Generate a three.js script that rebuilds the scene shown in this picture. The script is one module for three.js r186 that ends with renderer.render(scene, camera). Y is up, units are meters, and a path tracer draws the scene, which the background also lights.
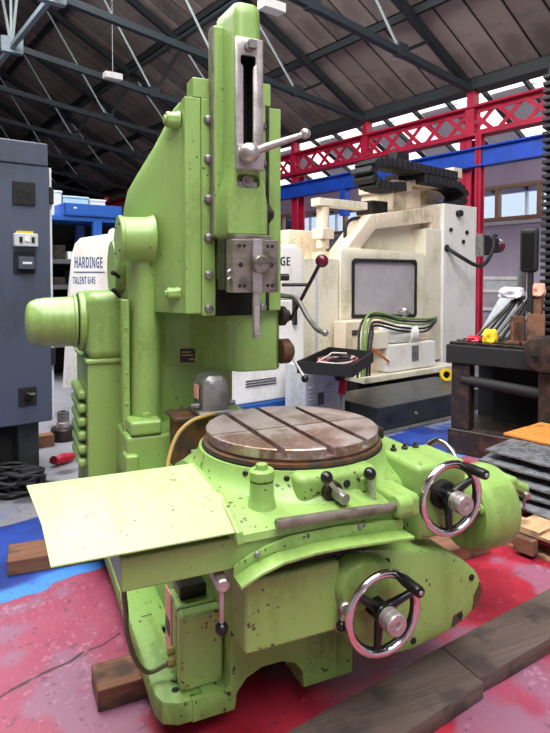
import * as THREE from 'three';
import { RoundedBoxGeometry } from 'three/addons/geometries/RoundedBoxGeometry.js';
import { mergeGeometries, toCreasedNormals } from 'three/addons/utils/BufferGeometryUtils.js';
import { RectAreaLightUniformsLib } from 'three/addons/lights/RectAreaLightUniformsLib.js';
import { FontLoader } from 'three/addons/loaders/FontLoader.js';
import { TextGeometry } from 'three/addons/geometries/TextGeometry.js';
import { Brush, Evaluator, SUBTRACTION } from 'three-bvh-csg';

// ------------------------------------------------------------------ camera, sky, light, exposure
const scene = new THREE.Scene();
const renderer = new THREE.WebGLRenderer({ antialias: true });
renderer.toneMapping = THREE.LinearToneMapping;
renderer.toneMappingExposure = 1.0;
renderer.shadowMap.enabled = true;
const F = 590, HOR = 275, PITCH = 2 * Math.PI / 180, EYE = 1.44;
const camera = new THREE.PerspectiveCamera(2 * Math.atan(366.5 / F) * 180 / Math.PI, 550 / 733, 0.05, 200);
camera.position.set(0, EYE, 0);
camera.rotation.x = -PITCH;
camera.setViewOffset(550, 733, 0, 366.5 - (HOR + F * Math.tan(PITCH)), 550, 733);
scene.background = new THREE.Color(1.25, 1.3, 1.4);            // overcast sky beyond the windows
RectAreaLightUniformsLib.init();
const HALL = 37 * Math.PI / 180;                               // the hall runs 37 degrees to the left of the view
const hallPoint = (v, y, u) => new THREE.Vector3(Math.cos(HALL) * v - Math.sin(HALL) * u, y, -Math.sin(HALL) * v - Math.cos(HALL) * u);
// daylight through the glazed roof slope above the camera; the panes themselves are built with the roof
const RIDGE = { v: 3.2, y: 9.68 }, EAVE = { v: 11, y: 5.55 }, LEFT = { v: -4.6, y: 5.55 };
const ROOFLIGHT = new THREE.Color(1.0, 0.985, 0.97);
function rooflight(v0, y0, v1, y1, u0, u1, power, below) {      // a soft area light the size of a glazed slope, just under it
  const a = hallPoint(v0, y0, (u0 + u1) / 2), b = hallPoint(v1, y1, (u0 + u1) / 2), along = hallPoint(0, 0, 1).normalize();
  const w = b.clone().sub(a), len = w.length(); w.normalize();
  let n = new THREE.Vector3().crossVectors(w, along).normalize(); if (n.y > 0) n.negate();       // shines this way
  const l = new THREE.RectAreaLight(ROOFLIGHT, power, len, u1 - u0);
  const x = w.clone(), z = n.clone().negate(), y = new THREE.Vector3().crossVectors(z, x);
  l.quaternion.setFromRotationMatrix(new THREE.Matrix4().makeBasis(x, y, z));
  l.position.copy(a).add(b).multiplyScalar(0.5).addScaledVector(n, below);
  l.name = 'rooflight_daylight'; l.castShadow = true; scene.add(l);
}
rooflight(2.9, 9.5, -1.9, 6.95, -6, 11, 9.0, 0.25);
rooflight(18.3, 8.65, 22.2, 6.76, 2, 28, 5.0, 0.2);

// ------------------------------------------------------------------ helpers
let seed = 12345;
const rnd = () => { seed = (seed * 1664525 + 1013904223) >>> 0; return seed / 4294967296; };
const rr = (a, b) => a + (b - a) * rnd();
const V3 = (x, y, z) => new THREE.Vector3(x, y, z);
const taken = new Map();
function numbered(n) { const k = taken.get(n) || 0; taken.set(n, k + 1); return k ? n + '_' + String(k).padStart(3, '0') : n; }
function clean(g) {
  let q = g.index ? g.toNonIndexed() : g;
  const o = new THREE.BufferGeometry(); o.setAttribute('position', q.getAttribute('position').clone());
  if (q.getAttribute('normal')) o.setAttribute('normal', q.getAttribute('normal').clone()); else o.computeVertexNormals();
  return o;
}
function boxUV(g) {                                             // uv in metres, by the way each face points
  const p = g.attributes.position, uv = new Float32Array(p.count * 2), a = V3(), b = V3(), c = V3();
  for (let i = 0; i < p.count; i += 3) {
    a.fromBufferAttribute(p, i); b.fromBufferAttribute(p, i + 1); c.fromBufferAttribute(p, i + 2);
    const n = b.clone().sub(a).cross(c.clone().sub(a)), x = Math.abs(n.x), y = Math.abs(n.y), z = Math.abs(n.z);
    [a, b, c].forEach((q, k) => {
      const [s, t] = y >= x && y >= z ? [q.x, q.z] : x >= z ? [q.z, q.y] : [q.x, q.y];
      uv[(i + k) * 2] = s; uv[(i + k) * 2 + 1] = t;
    });
  }
  g.setAttribute('uv', new THREE.BufferAttribute(uv, 2)); return g;
}
function mk(name, geos, mat, parent, label) {
  const list = (Array.isArray(geos) ? geos : [geos]).map(clean);
  const g = boxUV(list.length > 1 ? mergeGeometries(list) : list[0]);
  const m = new THREE.Mesh(g, mat); m.name = parent ? name : numbered(name); m.castShadow = m.receiveShadow = true;
  if (label) m.userData.label = label;
  (parent || scene).add(m); return m;
}
const tag = (o, label, category, group) => { o.userData.label = label; o.userData.category = category; if (group) o.userData.group = group; return o; };
const structure = (o, label, category) => { o.userData.kind = 'structure'; if (label) { o.userData.label = label; o.userData.category = category; } return o; };
function thing(name, label, category, pos = V3(0, 0, 0), turn = 0, group) {
  const o = new THREE.Group(); o.name = numbered(name); o.position.copy(pos); o.rotation.y = turn; scene.add(o);
  return tag(o, label, category, group);
}
// boxes by extents, cylinders between points, lathes, tubes, extrusions
function B(x0, x1, y0, y1, z0, z1, r = 0.004, seg = 2) {
  const w = Math.abs(x1 - x0), h = Math.abs(y1 - y0), d = Math.abs(z1 - z0);
  const g = r > 0 ? new RoundedBoxGeometry(w, h, d, seg, Math.min(r, w / 2.01, h / 2.01, d / 2.01)) : new THREE.BoxGeometry(w, h, d);
  g.translate((x0 + x1) / 2, (y0 + y1) / 2, (z0 + z1) / 2); return g;
}
function orient(g, a, b) {                                      // y axis of g to the direction a -> b, origin at a
  const d = b.clone().sub(a).normalize();
  g.applyQuaternion(new THREE.Quaternion().setFromUnitVectors(V3(0, 1, 0), d)); g.translate(a.x, a.y, a.z); return g;
}
function lathe(prof, a, b, seg = 32) {                          // profile of [radius, distance along a->b]
  const pts = [];
  prof.forEach(([r, y]) => pts.push(new THREE.Vector2(Math.max(r, 0.00001), y)));
  return orient(toCreasedNormals(new THREE.LatheGeometry(pts, seg), 0.6), a, b);
}
function cyl(a, b, r, bev = 0.002, seg = 24, r2 = r) {
  const L = a.distanceTo(b), c = Math.min(bev, L / 3, r / 2, r2 / 2);
  return lathe([[0, 0], [r - c, 0], [r, c], [r2, L - c], [r2 - c, L], [0, L]], a, b, seg);
}
const hex = (a, b, r) => cyl(a, b, r, 0.0015, 6);
const ball = (p, r, seg = 20) => { const g = new THREE.SphereGeometry(r, seg, seg * 0.7 | 0); g.translate(p.x, p.y, p.z); return g; };
const dome = (a, b, r) => lathe([[0, 0], [r, 0], [r, 0.3 * r], [r * 0.8, 0.7 * r], [r * 0.45, 0.92 * r], [0, r]], a, b, 14);
const tube = (pts, r, n = 40, seg = 10) => new THREE.TubeGeometry(new THREE.CatmullRomCurve3(pts.map((q) => Array.isArray(q) ? V3(...q) : q)), n, r, seg, false);
function ext(pts, depth, bev = 0.004, holes = []) {             // shape in x,y; runs from z = 0 to depth
  const s = pts instanceof THREE.Shape ? pts : new THREE.Shape(pts.map(([x, y]) => new THREE.Vector2(x, y)));
  holes.forEach((h) => s.holes.push(new THREE.Path(h.map(([x, y]) => new THREE.Vector2(x, y)))));
  const g = new THREE.ExtrudeGeometry(s, { depth: depth - 2 * bev, bevelEnabled: bev > 0, bevelThickness: bev, bevelSize: bev, bevelOffset: -bev, bevelSegments: 2, curveSegments: 16 });
  g.translate(0, 0, bev); return toCreasedNormals(g, 0.6);
}
const extZ = (pts, z0, z1, bev, holes) => { const g = ext(pts, z1 - z0, bev, holes); g.translate(0, 0, z0); return g; };
const extX = (pts, x0, x1, bev) => {                            // pts are [z, y]
  const g = ext(pts.map(([z, y]) => [-z, y]), x1 - x0, bev); g.rotateY(Math.PI / 2); g.translate(x0, 0, 0); return g;
};
const extY = (pts, y0, y1, bev) => {                            // pts are [x, z]
  const g = ext(pts.map(([x, z]) => [x, -z]), y1 - y0, bev); g.rotateX(-Math.PI / 2); g.translate(0, y0, 0); return g;
};
function bar(a, b, w, h, r = 0) {                               // a square-section member from a to b, h measured upwards
  const L = a.distanceTo(b), g = r ? new RoundedBoxGeometry(w, h, L, 1, r) : new THREE.BoxGeometry(w, h, L);
  const m = new THREE.Matrix4().lookAt(a, b, Math.abs(b.clone().sub(a).normalize().y) > 0.98 ? V3(1, 0, 0) : V3(0, 1, 0));
  g.applyMatrix4(m); const c = a.clone().add(b).multiplyScalar(0.5); g.translate(c.x, c.y, c.z); return g;
}
function loft(rings, crease = 0.7) {                            // closed rings of equal count, lowest first, counter-clockwise from above
  const n = rings[0].length, pos = [], tri = (a, b, c) => pos.push(...a, ...b, ...c);
  for (let i = 0; i + 1 < rings.length; i++) for (let k = 0; k < n; k++) {
    const a = rings[i][k], b = rings[i][(k + 1) % n], c = rings[i + 1][(k + 1) % n], d = rings[i + 1][k]; tri(a, b, c); tri(a, c, d);
  }
  const cap = (ring, flip) => {
    const m = ring.reduce((s, q) => [s[0] + q[0] / n, s[1] + q[1] / n, s[2] + q[2] / n], [0, 0, 0]);
    for (let k = 0; k < n; k++) flip ? tri(m, ring[(k + 1) % n], ring[k]) : tri(m, ring[k], ring[(k + 1) % n]);
  };
  cap(rings[0], true); cap(rings[rings.length - 1], false);
  const g = new THREE.BufferGeometry(); g.setAttribute('position', new THREE.Float32BufferAttribute(pos, 3)); g.computeVertexNormals();
  return toCreasedNormals(g, crease);
}
function roundRect(x0, x1, y0, y1, r) {
  const s = new THREE.Shape(); s.moveTo(x0 + r, y0); s.lineTo(x1 - r, y0); s.absarc(x1 - r, y0 + r, r, -Math.PI / 2, 0); s.lineTo(x1, y1 - r); s.absarc(x1 - r, y1 - r, r, 0, Math.PI / 2);
  s.lineTo(x0 + r, y1); s.absarc(x0 + r, y1 - r, r, Math.PI / 2, Math.PI); s.lineTo(x0, y0 + r); s.absarc(x0 + r, y0 + r, r, Math.PI, 1.5 * Math.PI); return s;
}
const csg = new Evaluator(); csg.useGroups = false;
function cut(g, tools) {
  const prep = (q) => { const c = clean(q); c.setAttribute('uv', new THREE.BufferAttribute(new Float32Array(c.attributes.position.count * 2), 2)); const b = new Brush(c); b.updateMatrixWorld(); return b; };
  let a = prep(g); for (const t of tools) { a = csg.evaluate(a, prep(t), SUBTRACTION); }
  return a.geometry;
}
// a pixel of the 550 x 733 photograph to a point on the floor
function onFloor(px, py, y = 0) {
  const cy = HOR + F * Math.tan(PITCH), d = V3((px - 275) / F, -(py - cy) / F, -1).applyAxisAngle(V3(1, 0, 0), -PITCH);
  return V3(0, EYE, 0).addScaledVector(d, (y - EYE) / d.y);
}
const toHall = (p) => [Math.cos(HALL) * p.x - Math.sin(HALL) * p.z, -Math.sin(HALL) * p.x - Math.cos(HALL) * p.z];   // v, u

// ------------------------------------------------------------------ materials (colour, grain and wear; floor sheen and pane reflection painted in)
function hash(x, y, s) { let h = Math.imul(x, 374761393) ^ Math.imul(y, 668265263) ^ Math.imul(s, 2147483647 - 99991); h = Math.imul(h ^ (h >>> 13), 1274126177); return ((h ^ (h >>> 16)) >>> 0) / 4294967296; }
function vnoise(x, y, s, per = 0) {
  const xi = Math.floor(x), yi = Math.floor(y), fx = x - xi, fy = y - yi, u = fx * fx * (3 - 2 * fx), v = fy * fy * (3 - 2 * fy);
  const w = per ? (k) => ((k % per) + per) % per : (k) => k;
  const a = hash(w(xi), w(yi), s), b = hash(w(xi + 1), w(yi), s), c = hash(w(xi), w(yi + 1), s), d = hash(w(xi + 1), w(yi + 1), s);
  return a + (b - a) * u + (c - a) * v + (a - b - c + d) * u * v;
}
function fbm(x, y, s, oct, per) { let t = 0, a = 0.5, n = 0; for (let i = 0; i < oct; i++) { t += a * vnoise(x, y, s + i, per); n += a; a *= 0.5; x *= 2; y *= 2; per *= 2; } return t / n; }
const mixc = (a, b, t) => [a[0] + (b[0] - a[0]) * t, a[1] + (b[1] - a[1]) * t, a[2] + (b[2] - a[2]) * t];
const sm = (a, b, x) => { const t = Math.min(1, Math.max(0, (x - a) / (b - a))); return t * t * (3 - 2 * t); };
function texture(n, metres, fn, srgb = true) {                  // fn(s, t in 0..1) -> [r,g,b] 0..255
  const d = new Uint8Array(n * n * 4);
  for (let j = 0; j < n; j++) for (let i = 0; i < n; i++) { const c = fn(i / n, j / n), k = (j * n + i) * 4; d[k] = c[0]; d[k + 1] = c[1]; d[k + 2] = c[2]; d[k + 3] = 255; }
  const t = new THREE.DataTexture(d, n, n); t.wrapS = t.wrapT = THREE.RepeatWrapping; t.magFilter = THREE.LinearFilter; t.minFilter = THREE.LinearMipmapLinearFilter; t.generateMipmaps = true;
  if (srgb) t.colorSpace = THREE.SRGBColorSpace; t.repeat.set(1 / metres, 1 / metres); t.needsUpdate = true; return t;
}
const std = (o) => new THREE.MeshStandardMaterial(o), phys = (o) => new THREE.MeshPhysicalMaterial(o);
function paintTex(base, chip, chips, stain, n = 512, m = 1.1) {
  return texture(n, m, (s, t) => {
    const big = fbm(s * 4, t * 4, 11, 3, 4), fine = fbm(s * 64, t * 64, 31, 2, 64), run = fbm(s * 40, t * 3, 51, 2, 0);
    let c = mixc(base, [base[0] * 0.80, base[1] * 0.80, base[2] * 0.72], stain * sm(0.45, 0.75, big * 0.7 + run * 0.3));
    c = mixc(c, [base[0] * 1.06, base[1] * 1.05, base[2] * 1.08], 0.5 * sm(0.5, 0.8, fine));
    const k = fbm(s * 72, t * 72, 71, 3, 72) + 0.35 * (fbm(s * 6, t * 6, 91, 2, 6) - 0.5);
    return mixc(c, chip, sm(1 - chips, 1 - chips + 0.02, k));
  });
}
const GREEN = [134, 168, 88], CHIP = [62, 48, 38];
const M = {};
M.green = phys({ map: paintTex(GREEN, CHIP, 0.12, 0.5), roughness: 0.38, clearcoat: 0.25, clearcoatRoughness: 0.25 });
M.greenWorn = phys({ map: paintTex(GREEN, CHIP, 0.175, 0.5), roughness: 0.45, clearcoat: 0.15, clearcoatRoughness: 0.35 });
M.greenBase = phys({ map: paintTex([128, 165, 84], [52, 44, 36], 0.2, 1.0), roughness: 0.5 });
M.tray = phys({ map: paintTex([170, 196, 134], [120, 104, 96], 0.17, 0.4), roughness: 0.5 });
M.chrome = std({ color: 0xd6d2d0, metalness: 1, roughness: 0.14 });
const scratch = (base, k, m = 0.5) => texture(256, m, (s, t) => { const a = fbm(s * 6, t * 120, 5, 2, 0), b = fbm(s * 10, t * 10, 8, 3, 10); return mixc(base, [base[0] * k, base[1] * k, base[2] * k * 0.95], 0.5 * a + 0.7 * sm(0.4, 0.8, b)); });
M.steel = std({ map: scratch([196, 190, 188], 0.78), metalness: 0.7, roughness: 0.36 });
M.toolSteel = std({ map: scratch([146, 138, 128], 0.66), metalness: 0.6, roughness: 0.4 });
M.darkSteel = std({ map: scratch([78, 72, 68], 0.6), metalness: 0.8, roughness: 0.42 });
M.tableTop = std({ map: texture(512, 0.7, (s, t) => { const a = fbm(s * 8, t * 8, 3, 4, 8), b = fbm(s * 60, t * 60, 6, 2, 60), c = fbm(s * 5, t * 5, 17, 3, 5); let q = mixc([178, 164, 160], [136, 118, 104], sm(0.4, 0.75, a)); q = mixc(q, [112, 72, 58], 0.6 * sm(0.55, 0.75, c)); return mixc(q, [206, 198, 196], 0.4 * sm(0.55, 0.8, b)); }), metalness: 0.55, roughness: 0.3, bumpMap: texture(256, 0.5, (s, t) => { const k = 255 * fbm(s * 10, t * 10, 44, 4, 10); return [k, k, k]; }, false), bumpScale: 0.0012 });
M.rustSteel = std({ map: texture(256, 0.5, (s, t) => mixc([84, 70, 60], [118, 78, 52], sm(0.4, 0.7, fbm(s * 12, t * 12, 9, 4, 12)))), metalness: 0.5, roughness: 0.55 });
M.darkRust = std({ map: texture(256, 0.5, (s, t) => mixc([44, 38, 36], [74, 54, 44], sm(0.45, 0.75, fbm(s * 12, t * 12, 9, 4, 12)))), metalness: 0.3, roughness: 0.5 });
M.black = std({ color: 0x0e0e0f, roughness: 0.28 });
M.blackMatt = std({ color: 0x121213, roughness: 0.75 });
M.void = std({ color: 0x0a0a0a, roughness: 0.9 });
M.rubber = std({ color: 0x17171a, roughness: 0.6 });
M.redPlastic = std({ color: 0xb0142e, roughness: 0.35 });
M.maroon = std({ color: 0x5c1024, roughness: 0.2 });
M.hose = std({ color: 0xa58a4c, roughness: 0.5 });
M.olive = std({ color: 0x4c5230, roughness: 0.5 });
M.greyCast = std({ map: scratch([150, 150, 150], 0.75), metalness: 0.55, roughness: 0.35 });
M.plate = std({ color: 0x14140f, roughness: 0.4 });
M.brass = std({ color: 0x9a8c4e, roughness: 0.4, metalness: 0.4 });
M.pinkTag = std({ color: 0xd9a08c, roughness: 0.6 });
const woodTex = (a, b, dark) => texture(512, 1, (s, t) => { const g = fbm(s * 3 + 0.6 * fbm(s * 2, t * 2, 4, 2, 2), t * 90, 21, 3, 0), k = fbm(s * 9, t * 9, 61, 3, 9); return mixc(mixc(a, b, g), dark, 0.8 * sm(0.5, 0.72, k)); });
M.timber = std({ map: woodTex([136, 96, 72], [98, 64, 46], [58, 44, 38]), roughness: 0.85 });
M.darkBoard = std({ map: woodTex([98, 82, 74], [72, 60, 54], [54, 45, 42]), roughness: 0.8, bumpMap: texture(256, 0.5, (s, t) => { const k = 255 * fbm(s * 6, t * 40, 24, 3, 0); return [k, k, k]; }, false), bumpScale: 0.003 });
M.palletWood = std({ map: woodTex([196, 164, 128], [168, 132, 96], [120, 92, 70]), roughness: 0.85 });
M.orangePly = std({ map: woodTex([206, 130, 52], [186, 112, 44], [120, 80, 44]), roughness: 0.7 });
M.cabinet = std({ map: paintTex([72, 80, 98], [50, 54, 62], 0.08, 0.5), roughness: 0.42 });
M.cream = std({ map: paintTex([226, 220, 198], [150, 120, 92], 0.13, 0.5), roughness: 0.45 });
M.creamRust = std({ map: paintTex([224, 208, 184], [176, 124, 90], 0.18, 0.9), roughness: 0.5 });
M.white = std({ map: paintTex([232, 230, 224], [170, 160, 150], 0.1, 0.3), roughness: 0.4 });
M.blueBase = std({ color: 0x1d4a8c, roughness: 0.4 });
M.letterBlue = std({ color: 0x2c4f86, roughness: 0.5 });
M.letterDark = std({ color: 0x2a2c34, roughness: 0.5 });
M.paneGrey = std({ map: texture(256, 1, (s, t) => mixc([186, 180, 184], [162, 156, 162], fbm(s * 6, t * 6, 15, 4, 6))), roughness: 0.22 });  // opaque pane grey, lightened to stand in for reflections
M.rackBlue = std({ color: 0x1f56a8, roughness: 0.45 });
M.craneBlue = std({ map: paintTex([30, 78, 190], [24, 40, 90], 0.16, 0.5), roughness: 0.5 });
M.girderRed = std({ map: paintTex([186, 22, 62], [90, 20, 34], 0.2, 0.6), roughness: 0.55 });
M.truss = std({ color: 0x333d42, roughness: 0.6 });
M.trussDark = std({ color: 0x23292c, roughness: 0.65 });
M.trussPale = std({ color: 0xa9b6b6, roughness: 0.55 });
M.node = std({ color: 0x7f8d96, roughness: 0.55 });
M.roofBack = std({ color: 0x17140f, roughness: 0.95 });
const boardTex = (a, b) => texture(512, 2.4, (s, t) => { const k = fbm(s * 5, t * 5, 13, 5, 5), f = fbm(s * 40, t * 40, 33, 2, 40); return mixc(mixc(a, b, sm(0.3, 0.7, k)), [150, 138, 130], 0.35 * sm(0.72, 0.78, f)); });
M.roofBoards = [boardTex([150, 134, 128], [118, 104, 98]), boardTex([134, 120, 116], [104, 92, 88]), boardTex([164, 148, 142], [132, 118, 114])].map((map) => std({ map, roughness: 0.9 }));
M.paleSheet = std({ color: 0xc4c2c4, roughness: 0.8 });
M.wall = std({ map: texture(256, 3, (s, t) => mixc([176, 166, 184], [160, 150, 168], fbm(s * 6, t * 6, 19, 4, 6))), roughness: 0.85 });
M.windowFrame = std({ color: 0x9a7b62, roughness: 0.7 });
M.glass = phys({ color: 0xf2f6fa, roughness: 0.03, transmission: 1, thickness: 0 });
M.rooflightGlass = std({ color: 0xd8dde0, roughness: 0.5, emissive: ROOFLIGHT, emissiveIntensity: 1.6 });
M.lampGlow = std({ color: 0xffffff, roughness: 0.5, emissive: 0xffffff, emissiveIntensity: 1.0 });
M.boxBlue = std({ color: 0xa9c8d8, roughness: 0.6 });
M.boxWhite = std({ color: 0xd8dcdc, roughness: 0.6 });
M.yellow = std({ color: 0xd8b818, roughness: 0.5 });
M.cardboard = std({ color: 0xb49a78, roughness: 0.8 });
M.greyBin = std({ color: 0x4c4c50, roughness: 0.7 });
M.cloth = std({ color: 0xb8b8c0, roughness: 0.9 });
M.paleGrey = std({ map: paintTex([196, 200, 204], [120, 116, 112], 0.14, 0.5), roughness: 0.5 });
M.slab = std({ map: scratch([62, 66, 70], 0.7, 1), metalness: 0.3, roughness: 0.35 });
M.checker = std({ map: scratch([146, 148, 156], 0.6, 0.4), metalness: 0.45, roughness: 0.36 });
M.ledGreen = std({ color: 0x10a070, roughness: 0.4, emissive: 0x18c890, emissiveIntensity: 0.6 });
M.greenHose = std({ color: 0x6f8f4a, roughness: 0.5 });
M.orangeCable = std({ color: 0xd06a1c, roughness: 0.5 });
M.pinkCable = std({ color: 0x9c4a58, roughness: 0.5 });
M.paleCable = std({ color: 0xb8aca4, roughness: 0.5 });

// floor paint: red for u below 2.77 m, a blue band to 3.6 m, bare grey concrete beyond; worn, with one crack and a painted light blue sheen
const FL = { v0: -2.5, u0: -0.5, size: 8 };
const crackPts = [[0, 697], [30, 680], [52, 670], [70, 662], [84, 652], [104, 645], [119, 634]].map(([x, y]) => toHall(onFloor(x, y)));
function crackDist(v, u) {
  let best = 9;
  for (let i = 0; i + 1 < crackPts.length; i++) {
    const [ax, ay] = crackPts[i], [bx, by] = crackPts[i + 1], dx = bx - ax, dy = by - ay, t = Math.min(1, Math.max(0, ((v - ax) * dx + (u - ay) * dy) / (dx * dx + dy * dy)));
    best = Math.min(best, Math.hypot(v - ax - t * dx, u - ay - t * dy));
  }
  return best;
}
const floorMap = texture(2048, FL.size, (s, t) => {
  const v = FL.v0 + s * FL.size, u = FL.u0 + t * FL.size;
  const big = fbm(v * 1.3 + 9, u * 1.3 + 9, 101, 4, 0), mid = fbm(v * 6, u * 6, 131, 3, 0), fine = fbm(v * 40, u * 40, 161, 2, 0), dirt = fbm(v * 3 + 40, u * 3, 191, 4, 0);
  const grey = mixc([150, 150, 158], [116, 116, 124], mid * 0.6 + big * 0.4);
  const red = mixc([164, 38, 58], [136, 20, 40], sm(0.35, 0.65, mid)), pink = mixc([158, 76, 100], [138, 58, 82], mid);
  const blue = mixc([38, 70, 156], [26, 46, 116], sm(0.3, 0.7, mid));
  const edge = u + 0.10 * (mid - 0.5) + 0.16 * (big - 0.5);
  let c;
  if (edge < 2.77) {
    c = mixc(red, pink, sm(0.42, 0.60, big + 0.16 * sm(1.9, 0.2, v)));
    c = mixc(c, [132, 100, 122], 0.75 * sm(0.55, 0.68, dirt));
    c = mixc(c, [214, 176, 188], 0.3 * sm(0.66, 0.72, fbm(v * 70, u * 70, 165, 3, 0) * 0.7 + mid * 0.3));
  } else if (edge < 3.62) {
    const band = sm(2.92, 2.86, edge) * sm(0.40, 0.55, dirt + 0.1);  // lighter blue edge: floor sheen painted into the colour
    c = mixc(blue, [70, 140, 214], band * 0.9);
    c = mixc(c, grey, 0.85 * sm(0.6, 0.7, dirt));
  } else {
    c = mixc(grey, [66, 66, 72], 0.8 * sm(0.56, 0.7, dirt));
    c = mixc(c, [60, 100, 190], 0.8 * sm(0.64, 0.7, big));
  }
  c = mixc(c, [60, 46, 52], 0.45 * sm(0.74, 0.79, fbm(v * 45, u * 45, 211, 3, 0)));
  const k = crackDist(v, u) + 0.012 * (fine - 0.5);
  return mixc(c, [40, 24, 30], 0.85 * sm(0.007, 0.002, k));
});
floorMap.wrapS = floorMap.wrapT = THREE.ClampToEdgeWrapping; floorMap.repeat.set(1, 1);
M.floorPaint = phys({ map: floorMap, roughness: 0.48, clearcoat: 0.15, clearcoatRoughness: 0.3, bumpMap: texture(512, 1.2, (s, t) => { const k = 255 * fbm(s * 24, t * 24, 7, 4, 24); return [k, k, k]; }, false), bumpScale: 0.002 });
M.concrete = std({ map: texture(512, 4, (s, t) => mixc([146, 146, 154], [104, 104, 112], fbm(s * 8, t * 8, 23, 5, 8))), roughness: 0.6 });

const font = await new FontLoader().loadAsync('fonts/droid/droid_sans_bold.typeface.json');
function lettering(text, size, stretch = 1) { const g = new TextGeometry(text, { font, size, depth: 0.002, curveSegments: 3 }); g.scale(stretch, 1, 1); return g; }

// ------------------------------------------------------------------ the hall (local x = v across, local z = -u along)
function hallThing(name, label, category, v, y, u, group) { return thing(name, label, category, hallPoint(v, y, u), HALL, group); }
function hallGroup(name) { const g = new THREE.Group(); g.name = name; g.rotation.y = HALL; scene.add(g); g.userData.kind = 'structure'; return g; }
const U0 = -8, U1 = 32;
{ // floor: painted square and the plain concrete round it
  const g = new THREE.PlaneGeometry(FL.size, FL.size); g.rotateX(-Math.PI / 2);
  const uv = g.attributes.uv; for (let i = 0; i < uv.count; i++) uv.setXY(i, uv.getX(i), uv.getY(i));
  const f = hallGroup('floor'); structure(f, 'red and blue painted concrete workshop floor', 'floor');
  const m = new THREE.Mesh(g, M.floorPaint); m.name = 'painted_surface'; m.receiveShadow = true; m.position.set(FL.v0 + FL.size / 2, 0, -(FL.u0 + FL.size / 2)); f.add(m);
  const a = FL.v0, b = FL.v0 + FL.size, c = FL.u0, d = FL.u0 + FL.size;
  mk('bare_concrete', [B(-4.8, a, -0.2, 0, -U1, -U0, 0), B(b, 26, -0.2, 0, -U1, -U0, 0), B(a, b, -0.2, 0, -U1, -d, 0), B(a, b, -0.2, 0, -c, -U0, 0), B(a, b, -0.2, -0.002, -d, -c, 0)], M.concrete, f);
}
const roofY = (v) => v >= RIDGE.v ? EAVE.y + (EAVE.v - v) * (RIDGE.y - EAVE.y) / (EAVE.v - RIDGE.v) : LEFT.y + (v - LEFT.v) * (RIDGE.y - LEFT.y) / (RIDGE.v - LEFT.v);
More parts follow.
